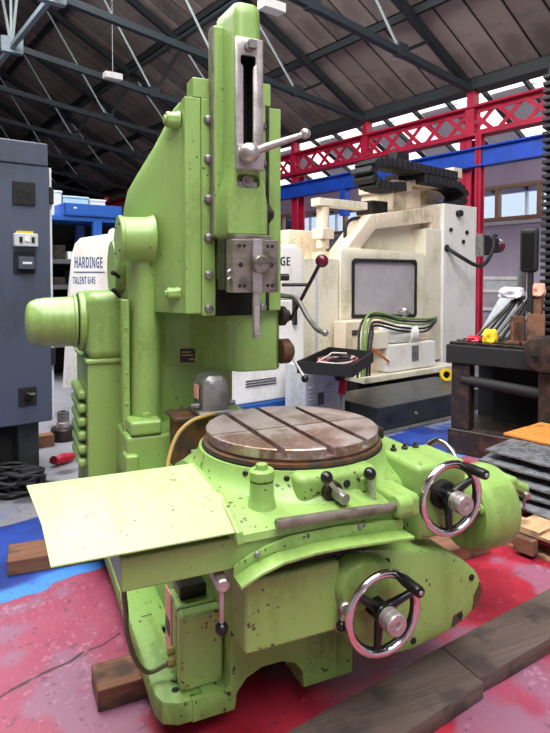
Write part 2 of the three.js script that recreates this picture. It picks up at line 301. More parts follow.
{ // roof: boards on the slope in view, glazing on the slope above the camera, the next bay beyond the girder
  const c = hallGroup('ceiling'); structure(c, 'pitched workshop roof of grey brown boards on dark steel', 'roof');
  const slope = (v0, y0, v1, y1, t, u0, u1) => extZ([[v0, y0], [v1, y1], [v1, y1 + t], [v0, y0 + t]].sort((p, q) => 0), -u1, -u0, 0);
  mk('roof_deck', slope(RIDGE.v, RIDGE.y + 0.06, EAVE.v + 0.3, roofY(EAVE.v + 0.3) + 0.06, 0.12, U0, U1), M.roofBack, c);
  const rows = [[3.25, 5.15], [5.2, 7.1], [7.15, 9.05], [9.1, 10.95]];
  const shapes = rows.map(([a, b]) => { const L = Math.hypot(b - a, roofY(b) - roofY(a)); return boxUV(clean(new THREE.BoxGeometry(L, 0.03, 0.555))); });
  const tilt = Math.atan2(roofY(8) - roofY(7), 1);
  for (let u = 1.5, i = 0; u < 30; u += 0.61, i++) rows.forEach(([a, b], r) => {
    const m = new THREE.Mesh(shapes[r], M.roofBoards[(hash(i, r, 3) * 3) | 0]); m.name = 'roof_board'; m.castShadow = m.receiveShadow = true;
    m.position.set((a + b) / 2, roofY((a + b) / 2) + 0.035 + 0.012 * hash(i, r, 9), -u); m.rotation.z = tilt; c.add(m);
  });
  for (const v of [3.25, 5.18, 7.13, 9.08, 11.0]) mk('purlin', B(v - 0.04, v + 0.04, roofY(v) - 0.14, roofY(v) + 0.01, -U1, -U0, 0), M.trussDark, c);
  // glazed slope: panes of wired rooflight glass between bars
  const lt = Math.atan2(RIDGE.y - LEFT.y, RIDGE.v - LEFT.v), Ls = Math.hypot(RIDGE.v - LEFT.v, RIDGE.y - LEFT.y);
  const pane = boxUV(clean(new THREE.BoxGeometry(Ls / 3 - 0.08, 0.02, 1.9)));
  for (let u = U0 + 1; u < U1; u += 2) for (let k = 0; k < 3; k++) {
    if (u < -6.5 || u > 11.5 || !k) { const vv = LEFT.v + (k + 0.5) * (RIDGE.v - LEFT.v) / 3, q = new THREE.Mesh(pane, M.roofBoards[k]); q.name = 'roof_board'; q.position.set(vv, roofY(vv) + 0.05, -u); q.rotation.z = lt; q.castShadow = true; c.add(q); continue; }
    const v = LEFT.v + (k + 0.5) * (RIDGE.v - LEFT.v) / 3, m = new THREE.Mesh(pane, M.rooflightGlass);
    m.name = 'rooflight_pane'; m.position.set(v, roofY(v) + 0.05, -u); m.rotation.z = lt; c.add(m);
  }
  const bars = []; for (let u = U0; u <= U1; u += 2) bars.push(bar(V3(LEFT.v, LEFT.y + 0.05, -u), V3(RIDGE.v, RIDGE.y + 0.05, -u), 0.1, 0.12));
  for (let k = 0; k <= 3; k++) { const v = LEFT.v + k * (RIDGE.v - LEFT.v) / 3; bars.push(B(v - 0.05, v + 0.05, roofY(v), roofY(v) + 0.1, -U1, -U0, 0)); }
  mk('glazing_bars', bars, M.trussDark, c);
  // next bay: near slope of sheet, far slope of sheet and rooflight panes
  mk('roof_sheet', slope(11.4, 5.75, 18, 8.9, 0.1, U0, U1), M.paleSheet, c);
  const ft = Math.atan2(-0.485, 1);
  for (let u = U0 + 0.8, i = 0; u < U1; u += 1.6, i++) for (let k = 0; k < 4; k++) {
    const v = 18.75 + k * 1.55, lit = k === 0 || (i + k) % 2 === 0;
    const m = new THREE.Mesh(boxUV(clean(new THREE.BoxGeometry(1.62, 0.02, 1.45))), lit ? M.rooflightGlass : M.paleSheet); m.name = lit ? 'rooflight_pane' : 'roof_sheet';
    m.position.set(v, 8.8 - 0.485 * (v - 18) - 0.02, -u); m.rotation.z = ft; c.add(m);
  }
  mk('roof_deck', slope(18, 8.9, 25.2, 8.9 - 0.485 * 7.2, 0.1, U0, U1), M.paleSheet, c);
  const fb = []; for (let u = U0; u <= U1; u += 1.6) fb.push(bar(V3(18, 8.68, -u), V3(25, 8.68 - 0.485 * 7, -u), 0.1, 0.16));
  mk('glazing_bars', fb, M.trussDark, c);
}
function wallPiece(name, geos, label, m = M.wall) { const g = hallGroup(name); structure(g, label, 'wall'); mk('wall_face', geos, m, g); return g; }
wallPiece('wall_left', B(-4.9, -4.6, 0, 5.7, -U1, -U0, 0), 'plain wall on the far side of the gangway');
wallPiece('wall_back', [B(-4.9, 26, 0, 10, -U1 - 0.3, -U1, 0)], 'dim end wall of the hall', M.roofBack);
wallPiece('wall_front', [B(-4.9, 26, 0, 10, -U0, -U0 + 0.3, 0)], 'end wall behind the viewer');
{
  wallPiece('wall_far', [B(25, 25.3, 0, 3.2, -U1, -U0, 0), B(25, 25.3, 5.2, 5.8, -U1, -U0, 0)], 'outer wall of the next bay');
  const w = hallGroup('window_3'); structure(w, 'added band of windows in the next bay that brightens the lilac wall windows', 'window');  // added so the sky shows bright through the lilac wall windows
  for (let u = U0; u < U1; u += 2.5) { mk('mullion', B(25.05, 25.2, 3.2, 5.2, -u - 0.05, -u + 0.05, 0), M.white, w); mk('pane', B(25.1, 25.106, 3.2, 5.2, -u - 2.45, -u - 0.05, 0), M.glass, w); }
}
{ // office wall under the girder with a ribbon of windows
  const w0 = 2.88, w1 = 3.74, cells = [];
  const g = wallPiece('wall_right', [B(14, 14.15, 0, w0, -U1, -U0, 0), B(14, 14.15, w1, 4.35, -U1, -U0, 0), B(14, 14.3, 4.3, 4.35, -U1, -U0, 0)], 'lilac grey inner wall with a high ribbon of windows');
  mk('wall_ledge', B(13.93, 14, 2.74, 2.84, -U1, -U0, 0), M.paleSheet, g);
  const fr = hallGroup('window_1'); structure(fr, 'long ribbon of small wood framed windows high in the lilac wall', 'window');
  for (let u = 2; u < 30; u += 1.15) {
    mk('mullion', B(13.96, 14.12, w0, w1, -u - 0.05, -u + 0.05, 0), M.windowFrame, fr);
    mk('pane', B(14.06, 14.066, w0 + 0.06, w1 - 0.05, -u - 1.1, -u - 0.05, 0), M.glass, fr);
  }
  mk('window_sill', B(13.9, 14.15, w0 - 0.03, w0 + 0.06, -31, -2, 0), M.windowFrame, fr);
  mk('window_head', B(13.95, 14.15, w1 - 0.05, w1 + 0.03, -31, -2, 0), M.windowFrame, fr);
  const d = hallGroup('window_2'); structure(d, 'low white framed office window in the lilac wall', 'window');
  mk('window_frame', [B(13.9, 14.0, 1.32, 1.4, -9.35, -8.1, 0), B(13.9, 14.0, 0.5, 0.58, -9.35, -8.1, 0), B(13.9, 14.0, 0.5, 1.4, -9.35, -9.27, 0), B(13.9, 14, 0.5, 1.4, -8.18, -8.1, 0), B(13.9, 14, 0.98, 1.05, -9.3, -8.15, 0)], M.white, d);
  mk('pane', B(13.94, 13.95, 0.58, 0.98, -9.27, -8.18, 0), M.paneGrey, d); mk('pane', B(13.94, 13.95, 1.05, 1.32, -9.27, -8.18, 0), M.paleGrey, d);
}
const TR = [1.5, 4.55, 7.6, 10.7, 13.6, 16.6, 19.6, 22.6, 25.6, 28.6];
TR.forEach((u) => { // trusses
  const t = hallThing('roof_truss', 'dark steel roof truss with pale tie rods carrying the boarded slope', 'truss', EAVE.v, 5.3, u, 'steel roof trusses across the hall');
  const P = (v, y) => V3(v - EAVE.v, y - 5.3, 0), rf = (v) => roofY(v) - 0.2, bc = (v) => v < 3.2 ? 6.32 : 5.36 + (11 - v) * 0.123;
  mk('rafter', bar(P(11, rf(11)), P(3.2, rf(3.2)), 0.12, 0.16), M.trussDark, t);
  mk('rafter', bar(P(-4.5, rf(-4.5)), P(3.2, rf(3.2)), 0.12, 0.16), M.trussDark, t);
  mk('bottom_chord', bar(P(11, bc(11)), P(3.2, bc(3.2)), 0.13, 0.13), M.truss, t);
  mk('bottom_chord', bar(P(-4.5, 5.36), P(3.2, bc(3.2)), 0.13, 0.13), M.truss, t);
  for (const [b, top] of [[8.7, 9.6], [6.5, 7.3]]) mk('strut', bar(P(b, bc(b)), P(top, rf(top)), 0.07, 0.07), M.trussDark, t);
  for (const [b, top] of [[8.7, 7.3], [6.5, 4.75], [3.2, 4.75]]) mk('tie_rod', cyl(P(b, bc(b)), P(top, rf(top)), 0.026, 0.001, 8), M.trussPale, t);
  mk('king_rod', cyl(P(3.2, bc(3.2)), P(3.2, rf(3.2)), 0.03, 0.001, 8), M.trussPale, t);
  mk('gusset_plate', B(-8.02, -7.58, 1.0 - 0.12, 1.0 + 0.2, -0.075, 0.075, 0), M.node, t);
  for (const b of [8.7, 6.5]) mk('gusset_plate', B(b - 11 - 0.13, b - 11 + 0.13, bc(b) - 5.3 - 0.08, bc(b) - 5.3 + 0.16, -0.075, 0.075, 0), M.truss, t);
});
{ // longitudinal ties
  const t = hallThing('ridge_tie', 'pale lattice tie running along the truss centres', 'tie beam', 3.2, 6.3, 16);
  mk('tie_beam', B(-0.05, 0.05, -0.04, 0.06, -14, 14, 0), M.node, t);
  for (let k = 0; k + 1 < TR.length; k++) { mk('brace', bar(V3(0, 0, 16 - TR[k]), V3(0, 2.6, 16 - (TR[k] + TR[k + 1]) / 2), 0.05, 0.05), M.trussPale, t); mk('brace', bar(V3(0, 0, 16 - TR[k + 1]), V3(0, 2.6, 16 - (TR[k] + TR[k + 1]) / 2), 0.05, 0.05), M.trussPale, t); }
  const s = hallThing('conduit_run', 'grey conduit running along under the boarded roof slope', 'conduit', 7.1, roofY(7.1) - 0.28, 16);
  mk('conduit', cyl(V3(0, 0, -14), V3(0, 0, 14), 0.06, 0.002, 10), M.truss, s);
}
{ // lattice girder, crane beam, columns
  const g = hallThing('lattice_girder', 'crimson riveted lattice girder above the blue crane beam', 'girder', 11, 4.36, 16);
  mk('top_chord', [B(-0.16, 0.16, 0.6, 0.64, -14, 14, 0), B(-0.02, 0.02, 0.5, 0.62, -14, 14, 0)], M.girderRed, g);
  mk('bottom_chord', [B(-0.16, 0.16, 0.0, 0.04, -14, 14, 0), B(-0.02, 0.02, 0.02, 0.14, -14, 14, 0)], M.girderRed, g);
  const lg = (a, b) => bar(a, b, 0.02, 0.09);
  for (let i = 0, z = -14; z < 13.8; z += 0.62, i++) {
    mk('lattice_bar', lg(V3(0.025, 0.05, z), V3(0.025, 0.6, z + 0.62)), M.girderRed, g); mk('lattice_bar', lg(V3(-0.025, 0.6, z), V3(-0.025, 0.05, z + 0.62)), M.girderRed, g);
  }
  for (const u of TR) { const z = 16 - u; if (Math.abs(z) < 14) mk('stiffener', B(-0.12, 0.12, 0.0, 0.62, z - 0.11, z + 0.11, 0), M.girderRed, g); }
  const rv = boxUV(clean(new THREE.SphereGeometry(0.022, 6, 4)));
  for (let z = 5; z < 11.5; z += 0.16) for (const y of [0.08]) { const m = new THREE.Mesh(rv, M.girderRed); m.name = 'rivet'; m.position.set(-0.03, y, z); g.add(m); }
  const gt = hallThing('gutter_beam', 'dark gutter beam along the roof eaves above the crimson girder', 'beam', 11, 5.4, 16);
  mk('beam', [B(-0.15, 0.25, -0.06, 0.16, -15, 15, 0)], M.trussDark, gt);
  TR.forEach((u) => { if (u > 2) mk('bracket', B(-0.1, 0.1, 0.64, 0.978, 15.92 - u, 16.08 - u, 0), M.girderRed, g); });
  const b = hallThing('crane_beam', 'bright blue crane runway beam under the crimson girder', 'beam', 10.9, 3.7, 16);
  mk('web', B(-0.02, 0.02, 0, 0.4, -14, 14, 0), M.craneBlue, b); mk('flange', B(-0.13, 0.13, 0, 0.03, -14, 14, 0), M.craneBlue, b); mk('flange', B(-0.13, 0.13, 0.37, 0.4, -14, 14, 0), M.craneBlue, b);
  for (const [u, m, lab, dv, w] of [[7.75, M.girderRed, 'thick crimson column behind the cream machining centre', 0.1, 0.14], [7.35, M.girderRed, 'slim bright crimson column beside a thicker one', -0.1, 0.07], [13.6, M.girderRed, 'crimson column far along the girder', 0.1, 0.14]]) {
    const c = hallThing('steel_column', lab, 'column', 11 + dv, 0, u);
    const top = 4.36;
    mk('shaft', [B(-w, w, 0, top, -0.015, 0.015, 0), B(-w, -w + 0.03, 0, top, -w, w, 0), B(w - 0.03, w, 0, top, -w, w, 0)], m, c); mk('base_plate', B(-w - 0.08, w + 0.08, 0, 0.03, -w - 0.08, w + 0.08, 0), m, c);
  }
  const pb = hallThing('blue_hanger', 'short blue post hanging below the crane beam', 'bracket', 10.9, 3.0, 11.4); mk('post', B(-0.1, 0.1, 0, 0.72, -0.1, 0.1, 0), M.craneBlue, pb);
}
{ // two hanging light boxes
  for (const [v, y, u, lab] of [[5.2, 5.86, 13.0, 'small white light box hanging far along the roof trusses'], [5.44, 5.44, 7.3, 'white light box hanging near the top of the green ram']]) {
    const l = hallThing('light_box', lab, 'light fitting', v, y, u); mk('housing', B(-0.2, 0.2, 0, 0.14, -0.1, 0.1, 0.01), M.white, l);
    mk('hanger', cyl(V3(0, 0.14, 0), V3(0, roofY(v) - y, 0), 0.008, 0.001, 6), M.trussPale, l);
  }
}
console.log('hall done');
// ------------------------------------------------------------------ the green slotting machine (x right, y up, z front; origin on the floor under its table)
const TURN = 24 * Math.PI / 180;
const mach = thing('slotting_machine', 'large green slotting machine with vertical ram, round slotted table and two chrome handwheels', 'machine tool', V3(0.069, 0, -2.256), TURN);
const part = (name, geos, mat = M.green, parent = mach, label) => mk(name, geos, mat, parent, label);
const mp = (x, y, z) => { const s = Math.sin(TURN), c = Math.cos(TURN); return V3(0.069 + c * x + s * z, y, -2.256 - s * x + c * z); };
{ // base on its packers
  const flange = extY([[-0.60, -1.3], [-0.60, 0.26], [-0.585, 0.305], [-0.54, 0.33], [-0.44, 0.33], [-0.44, -1.3]], 0.075, 0.15, 0.012);
  const front = extZ([[-0.50, 0.075], [-0.36, 0.075], [-0.35, 0.13], [-0.32, 0.165], [-0.27, 0.185], [-0.2, 0.185], [-0.15, 0.165], [-0.125, 0.13], [-0.12, 0.075], [0.07, 0.075], [0.07, 0.42], [-0.375, 0.42], [-0.38, 0.17], [-0.395, 0.15], [-0.50, 0.15]], -0.1, 0.335, 0.01);
  part('base', [flange, front, B(-0.46, 0.07, 0.14, 0.44, -1.3, 0.085, 0.015), B(-0.46, 0.1, 0.075, 0.15, -1.3, -0.1, 0.01)], M.greenBase);
  for (const [x, z] of [[-0.535, 0.27], [-0.535, -0.9]]) part('bolt_hole', cyl(V3(x, 0.146, z), V3(x, 0.1515, z), 0.012, 0.0005, 16), M.void);
  part('lower_way', [B(-0.36, 0.04, 0.42, 0.60, -0.7, 0.3, 0.01)], M.greenBase);
}
{ // column, foot, ledges
  const rr4 = (x0, x1, z0, z1, r, y) => { const o = []; for (const [cx, cz, a] of [[x1 - r, z1 - r, 0], [x1 - r, z0 + r, 1], [x0 + r, z0 + r, 2], [x0 + r, z1 - r, 3]]) for (let k = 0; k <= 4; k++) { const t = -a * Math.PI / 2 + Math.PI / 2 - k * Math.PI / 8; o.push([cx + r * Math.cos(t), y, cz + r * Math.sin(t)]); } return o.reverse(); };
  const cr = (y, f) => [[-0.50 + f, y, -1.2], [-0.5 + f, y, -0.70], [-0.492 + f, y, -0.66], [-0.47, y, -0.625], [-0.44, y, -0.612], [-0.395, y, -0.622], [-0.37, y, -0.65], [-0.352, y, -0.70], [-0.335, y, -0.75], [-0.305, y, -0.775], [0.0, y, -0.78], [0.04, y, -0.80], [0.05, y, -0.84], [0.05, y, -1.2]];
  const col = loft([cr(0.55, 0), cr(0.84, 0.004), cr(1.1, 0.008), cr(1.3, 0.01), cr(1.62, 0.01)], 0.9);
  part('column', col);
  part('column_foot', [B(-0.535, 0.03, 0.44, 0.735, -1.28, -0.55, 0.02), B(-0.535, 0.03, 0.42, 0.58, -1.28, -0.47, 0.03)], M.green);
  for (const x of [-0.45, -0.04]) {
    const lug = part('foot_lug', B(x - 0.07, x + 0.07, 0.735, 0.80, -0.70, -0.54, 0.015)); part('hex_bolt', [cyl(V3(x + 0.01, 0.795, -0.6), V3(x + 0.01, 0.803, -0.6), 0.03, 0.001), hex(V3(x + 0.01, 0.8, -0.6), V3(x + 0.01, 0.822, -0.6), 0.022)], M.green, lug);
  }
  // fillet where the column spreads, and the seam plate at its left
  part('seam_cover', [B(-0.53, -0.50, 0.5, 1.33, -0.72, -0.66, 0.006)], M.green);
  for (const y of [0.86, 1.0, 1.2]) part('screw', dome(V3(-0.515, y, -0.66), V3(-0.515, y, -0.6), 0.007), M.green);
  part('small_cover', [B(-0.545, -0.49, 0.52, 0.66, -0.62, -0.52, 0.012)], M.green);
}
{ // left side cabinet with louvres, gear housing over it and the motor cover
  const cab = part('side_cabinet', [B(-0.665, -0.475, 0.15, 1.03, -1.34, -0.84, 0.012)], M.green);
  part('cabinet_rim', B(-0.675, -0.465, 1.02, 1.045, -1.35, -0.828, 0.01), M.green, cab);
  for (let k = 0; k < 6; k++) {
    const y = 0.865 - k * 0.066;
    const g = new THREE.SphereGeometry(1, 18, 12); g.scale(0.034, 0.027, 0.165); g.rotateX(0.09); g.translate(-0.664, y, -1.09);
    const c2 = B(-0.706, -0.66, y - 0.022, y + 0.026, -1.24, -0.89, 0.02, 3);
    part('louvre', [c2], M.green, cab);
  }
  part('gear_housing', [B(-0.665, -0.46, 1.035, 1.36, -1.30, -0.82, 0.05, 4)], M.green);
  part('housing_edge', [B(-0.50, -0.47, 1.04, 1.36, -0.83, -0.80, 0.01)], M.green);
  const c = V3(-0.665, 1.215, -0.98);
  const mc = part('motor_cover', lathe([[0, 0], [0.128, 0], [0.128, 0.012], [0.121, 0.016], [0.117, 0.14], [0.112, 0.178], [0.1, 0.206], [0.085, 0.22], [0.05, 0.228], [0, 0.23]], V3(-0.70, 1.215, -0.98), V3(-1, 1.215, -0.98), 44), M.green);
  part('motor_flange', lathe([[0, 0], [0.14, 0], [0.145, 0.006], [0.145, 0.026], [0.14, 0.032], [0, 0.032]], V3(-0.66, 1.215, -0.98), V3(-1, 1.215, -0.98), 44), M.green, mc);
  for (let k = 0; k < 6; k++) { const a = k * Math.PI / 3 + 0.3; part('screw', dome(V3(-0.69, 1.215 + 0.134 * Math.cos(a), -0.98 + 0.134 * Math.sin(a)), V3(-1, 1.215 + 0.134 * Math.cos(a), -0.98 + 0.134 * Math.sin(a)), 0.006), M.darkSteel, mc); }
  // round covers on the side of the column
  const disc = part('gear_cover', lathe([[0, 0], [0.135, 0], [0.14, 0.006], [0.14, 0.05], [0.134, 0.058], [0, 0.06]], V3(-0.48, 1.47, -0.93), V3(-1, 1.47, -0.93), 40), M.green);
  const boss = part('shaft_boss', lathe([[0.112, 0], [0.102, 0.02], [0.099, 0.05], [0.098, 0.135]], V3(-0.40, 1.60, -0.64), V3(-1, 1.60, -0.64), 40), M.green);
  part('boss_cap', lathe([[0, 0], [0.1, 0], [0.104, 0.004], [0.104, 0.016], [0.1, 0.02], [0, 0.02]], V3(-0.532, 1.60, -0.64), V3(-1, 1.60, -0.64), 40), M.green, boss);
  for (let k = 0; k < 4; k++) { const a = k * Math.PI / 2 + 0.7, p = V3(-0.552, 1.6 + 0.082 * Math.cos(a), -0.64 + 0.082 * Math.sin(a)); part('screw', dome(p, V3(-1, p.y, p.z), 0.006), M.darkSteel, boss); }
  for (const [y, z, yy] of [[1.335, -0.79, 1.37], [1.43, -0.80, 1.45]]) part('grease_nipple', [cyl(V3(-0.52, y, z), V3(-0.55, yy, z + 0.02), 0.009), ball(V3(-0.552, yy, z + 0.02), 0.012, 10)], M.blackMatt);
}
{ // head casting that carries the ram ways
  const ring = (y, t, dz = 0) => [[-0.305, y, -0.445], [0.13, y, -0.445], [0.13, y, -0.56 - 0.05 * t], [0.11, y, -0.5 - 0.55 * t], [0.0, y, -0.52 - 0.75 * t], [-0.2, y, -0.52 - 0.78 * t], [-0.305 - 0.12 * t, y, -0.5 - 0.66 * t], [-0.305 - 0.172 * t, y, -0.47 - 0.48 * t], [-0.305 - 0.172 * t, y, -0.46 - 0.35 * t], [-0.305 - 0.145 * t, y, -0.455 - 0.26 * t], [-0.305 - 0.07 * t, y, -0.45 - 0.13 * t]].map(([a, b, c]) => [a, b, c + dz]);
  const prof = [[1.275, 0.62], [1.31, 0.86], [1.38, 0.97], [1.5, 1], [1.72, 1], [1.78, 0.97], [1.85, 0.9], [1.91, 0.75], [1.965, 0.6], [2.02, 0.45], [2.08, 0.31], [2.13, 0.2], [2.165, 0.12], [2.18, 0.05]];
  part('head', loft(prof.map(([y, t]) => ring(y, t)), 0.55), M.green);
  part('head_rib', [extZ([[-0.30, 1.30], [-0.27, 1.27], [-0.19, 1.265], [-0.19, 1.3]], -0.6, -0.44, 0.004)], M.green);
  for (const [y, z, r, x] of [[2.105, -0.485, 0.034, -0.315], [1.36, -0.49, 0.026, -0.315]]) { const k = part('side_boss', lathe([[r * 1.25, 0], [r * 1.05, 0.015], [r, 0.03], [r, 0.05], [r * 0.9, 0.056], [0, 0.056]], V3(x, y, z), V3(-1, y, z), 24)); part('plug', cyl(V3(x - 0.054, y, z), V3(x - 0.066, y, z), r * 0.55), M.green, k); }
}
{ // gib plates with domed bolts, ways, black sheet for the shaded channel
  const gl = part('gib_plate', [B(-0.31, -0.24, 1.275, 2.19, -0.46, -0.405, 0.005)]), gi = part('gib_plate', B(-0.239, -0.178, 1.265, 2.19, -0.46, -0.40, 0.005));
  const gr = part('gib_plate', [B(0.025, 0.058, 1.28, 2.19, -0.46, -0.40, 0.005), B(0.076, 0.134, 1.28, 2.185, -0.46, -0.405, 0.005)]); part('wear_strip', B(0.059, 0.075, 1.28, 2.188, -0.46, -0.402, 0.002), M.darkSteel, gr);
  for (const y of [2.10, 1.935, 1.765, 1.60, 1.44, 1.295]) { part('dome_bolt', dome(V3(-0.209, y, -0.401), V3(-0.209, y, 0), 0.021), M.greyCast, gi); part('dome_bolt', dome(V3(0.041, y, -0.401), V3(0.041, y, 0), 0.019), M.greyCast, gr); }
  part('top_block', [B(-0.275, -0.165, 2.19, 2.275, -0.50, -0.405, 0.006)]); part('top_block', B(0.0, 0.085, 2.19, 2.29, -0.50, -0.405, 0.006));
  part('channel_shade', [B(-0.185, 0.03, 1.26, 2.18, -0.452, -0.43, 0)], M.void);  // flat black sheet painted as the shaded recess between the gibs
}
let ramY;
{ // ram
  const pl = [[-0.19, -0.41], [-0.19, -0.335], [-0.175, -0.325], [-0.155, -0.31]]; 
  const body = []; const ringR = (y, k, b) => { const x0 = -0.152 - b, x1 = -0.034 + b, z1 = -0.222 - k, r = 0.032, o = []; o.push([x1 + 0.012, y, -0.42], [x0 - 0.012, y, -0.42]); for (let i = 0; i <= 5; i++) { const a = Math.PI + i * Math.PI / 10; o.push([x0 + r + r * Math.cos(a), y, z1 - r - r * Math.sin(a)]); } for (let i = 0; i <= 5; i++) { const a = Math.PI / 2 - i * Math.PI / 10; o.push([x1 - r + r * Math.cos(a), y, z1 - r + r * Math.sin(a)]); } return o.reverse(); };
  const rings = [[1.595, 0.012, 0.03], [1.61, 0, 0.034], [1.72, 0, 0.034], [1.80, 0, 0.022], [1.86, 0, 0.004], [1.95, 0, 0], [2.49, 0, 0], [2.525, 0.004, -0.002], [2.54, 0.012, -0.008], [2.546, 0.026, -0.018]].map(([y, k, b]) => ringR(y, k, b).slice().reverse());
  let g = loft(rings, 0.6);
  g = cut(g, [B(-0.145, -0.045, 1.795, 1.85, -0.26, -0.1, 0.018, 3), B(-0.136, -0.06, 1.94, 2.335, -0.32, -0.1, 0)]);
  const ram = part('ram', [g], M.green);
  part('ram_flange', [B(-0.20, 0.01, 1.60, 2.482, -0.43, -0.345, 0.012)], M.green, ram);
  part('slide_face', [B(-0.205, -0.198, 1.6, 2.478, -0.398, -0.352, 0.002)], M.toolSteel, ram, 'bare machined slideway on the ram edge');
  // slotted steel plate with nut, clamp handle
  const plate = ext(roundRect(-0.153, -0.033, 1.865, 2.395, 0.008), 0.014, 0.002, [[[-0.124, 2.325], [-0.072, 2.325], [-0.066, 2.318], [-0.066, 2.29], [-0.074, 2.282], [-0.077, 2.272], [-0.077, 1.96], [-0.12, 1.96], [-0.12, 2.272], [-0.122, 2.282], [-0.131, 2.29], [-0.131, 2.318]]]);
  plate.translate(0, 0, -0.226);
  const sp = part('slot_plate', plate, M.steel, ram);
  part('slot_shade', [B(-0.136, -0.06, 1.94, 2.335, -0.32, -0.312, 0), B(-0.136, -0.133, 1.94, 2.335, -0.32, -0.228, 0), B(-0.063, -0.06, 1.94, 2.335, -0.32, -0.228, 0), B(-0.136, -0.06, 2.332, 2.335, -0.32, -0.228, 0)], M.void, ram);  // black faces put the shade inside the slot into colour
  part('square_bolt', [B(-0.105, -0.072, 2.345, 2.38, -0.215, -0.18, 0.003), cyl(V3(-0.095, 2.358, -0.213), V3(-0.095, 2.358, -0.195), 0.022)], M.greyCast, ram);
  part('clamp_pad', B(-0.15, -0.036, 1.868, 1.965, -0.214, -0.2, 0.003), M.steel, ram);
  const h0 = V3(-0.112, 1.925, -0.165), h1 = V3(0.118, 2.015, -0.13);
  const hd = part('clamp_handle', [ball(h0, 0.04, 26), cyl(V3(-0.112, 1.92, -0.21), V3(-0.112, 1.925, -0.165), 0.028), lathe([[0.014, 0], [0.017, 0.08], [0.0125, 0.2], [0.011, 0.25]], h0, h1, 16), ball(h1, 0.022, 18)], M.steel, ram, 'bare steel ball ended clamp handle');
  part('recess_shade', B(-0.146, -0.044, 1.79, 1.855, -0.275, -0.262, 0), M.void, ram);  // black sheet paints the shade at the back of the recess
  part('adjusting_nut', [hex(V3(-0.095, 1.825, -0.262), V3(-0.095, 1.825, -0.232), 0.026), cyl(V3(-0.095, 1.825, -0.24), V3(-0.095, 1.825, -0.226), 0.01)], M.toolSteel, ram);
  part('recess_insert', B(-0.14, -0.05, 1.797, 1.822, -0.262, -0.236, 0.003), M.greyCast, ram);
  part('side_knob', [cyl(V3(-0.01, 1.7, -0.3), V3(0.03, 1.7, -0.3), 0.042, 0.004), cyl(V3(0.03, 1.7, -0.3), V3(0.045, 1.7, -0.3), 0.025, 0.003)], M.darkSteel, ram);
  // tool head
  const th = part('tool_head', [B(-0.195, 0.002, 1.37, 1.58, -0.215, -0.14, 0.004), B(-0.175, -0.02, 1.575, 1.60, -0.32, -0.16, 0.004), B(-0.175, -0.02, 1.42, 1.6, -0.4, -0.2, 0.004)], M.toolSteel, mach);
  part('tool_head_back', B(-0.2, 0.0, 1.38, 1.59, -0.31, -0.217, 0.004), M.darkSteel, th);
  part('clamp_strip', B(-0.115, -0.075, 1.372, 1.583, -0.142, -0.122, 0.003), M.steel, th);
  part('clamp_boss', lathe([[0, 0], [0.034, 0], [0.036, 0.004], [0.036, 0.03], [0.031, 0.036], [0.02, 0.038], [0, 0.036]], V3(-0.088, 1.482, -0.125), V3(-0.088, 1.482, 0), 28), M.toolSteel, th);
  for (const x of [-0.165, -0.145, -0.045, -0.025]) for (const y of [1.398, 1.555]) part('socket_screw', cyl(V3(x, y, -0.143), V3(x, y, -0.138), 0.0075, 0.001, 12), M.blackMatt, th);
  for (const x of [-0.16, -0.03]) part('socket_screw', cyl(V3(x, 1.48, -0.143), V3(x, 1.48, -0.138), 0.01, 0.001, 12), M.blackMatt, th);
  for (const y of [1.43, 1.46]) part('side_screw', cyl(V3(-0.19, y, -0.17), V3(-0.207, y - 0.01, -0.165), 0.007), M.steel, th);
  part('cutting_tool', [B(-0.107, -0.083, 1.195, 1.375, -0.152, -0.13, 0.003), B(-0.107, -0.083, 1.19, 1.21, -0.148, -0.12, 0.002)], M.steel, th);
}
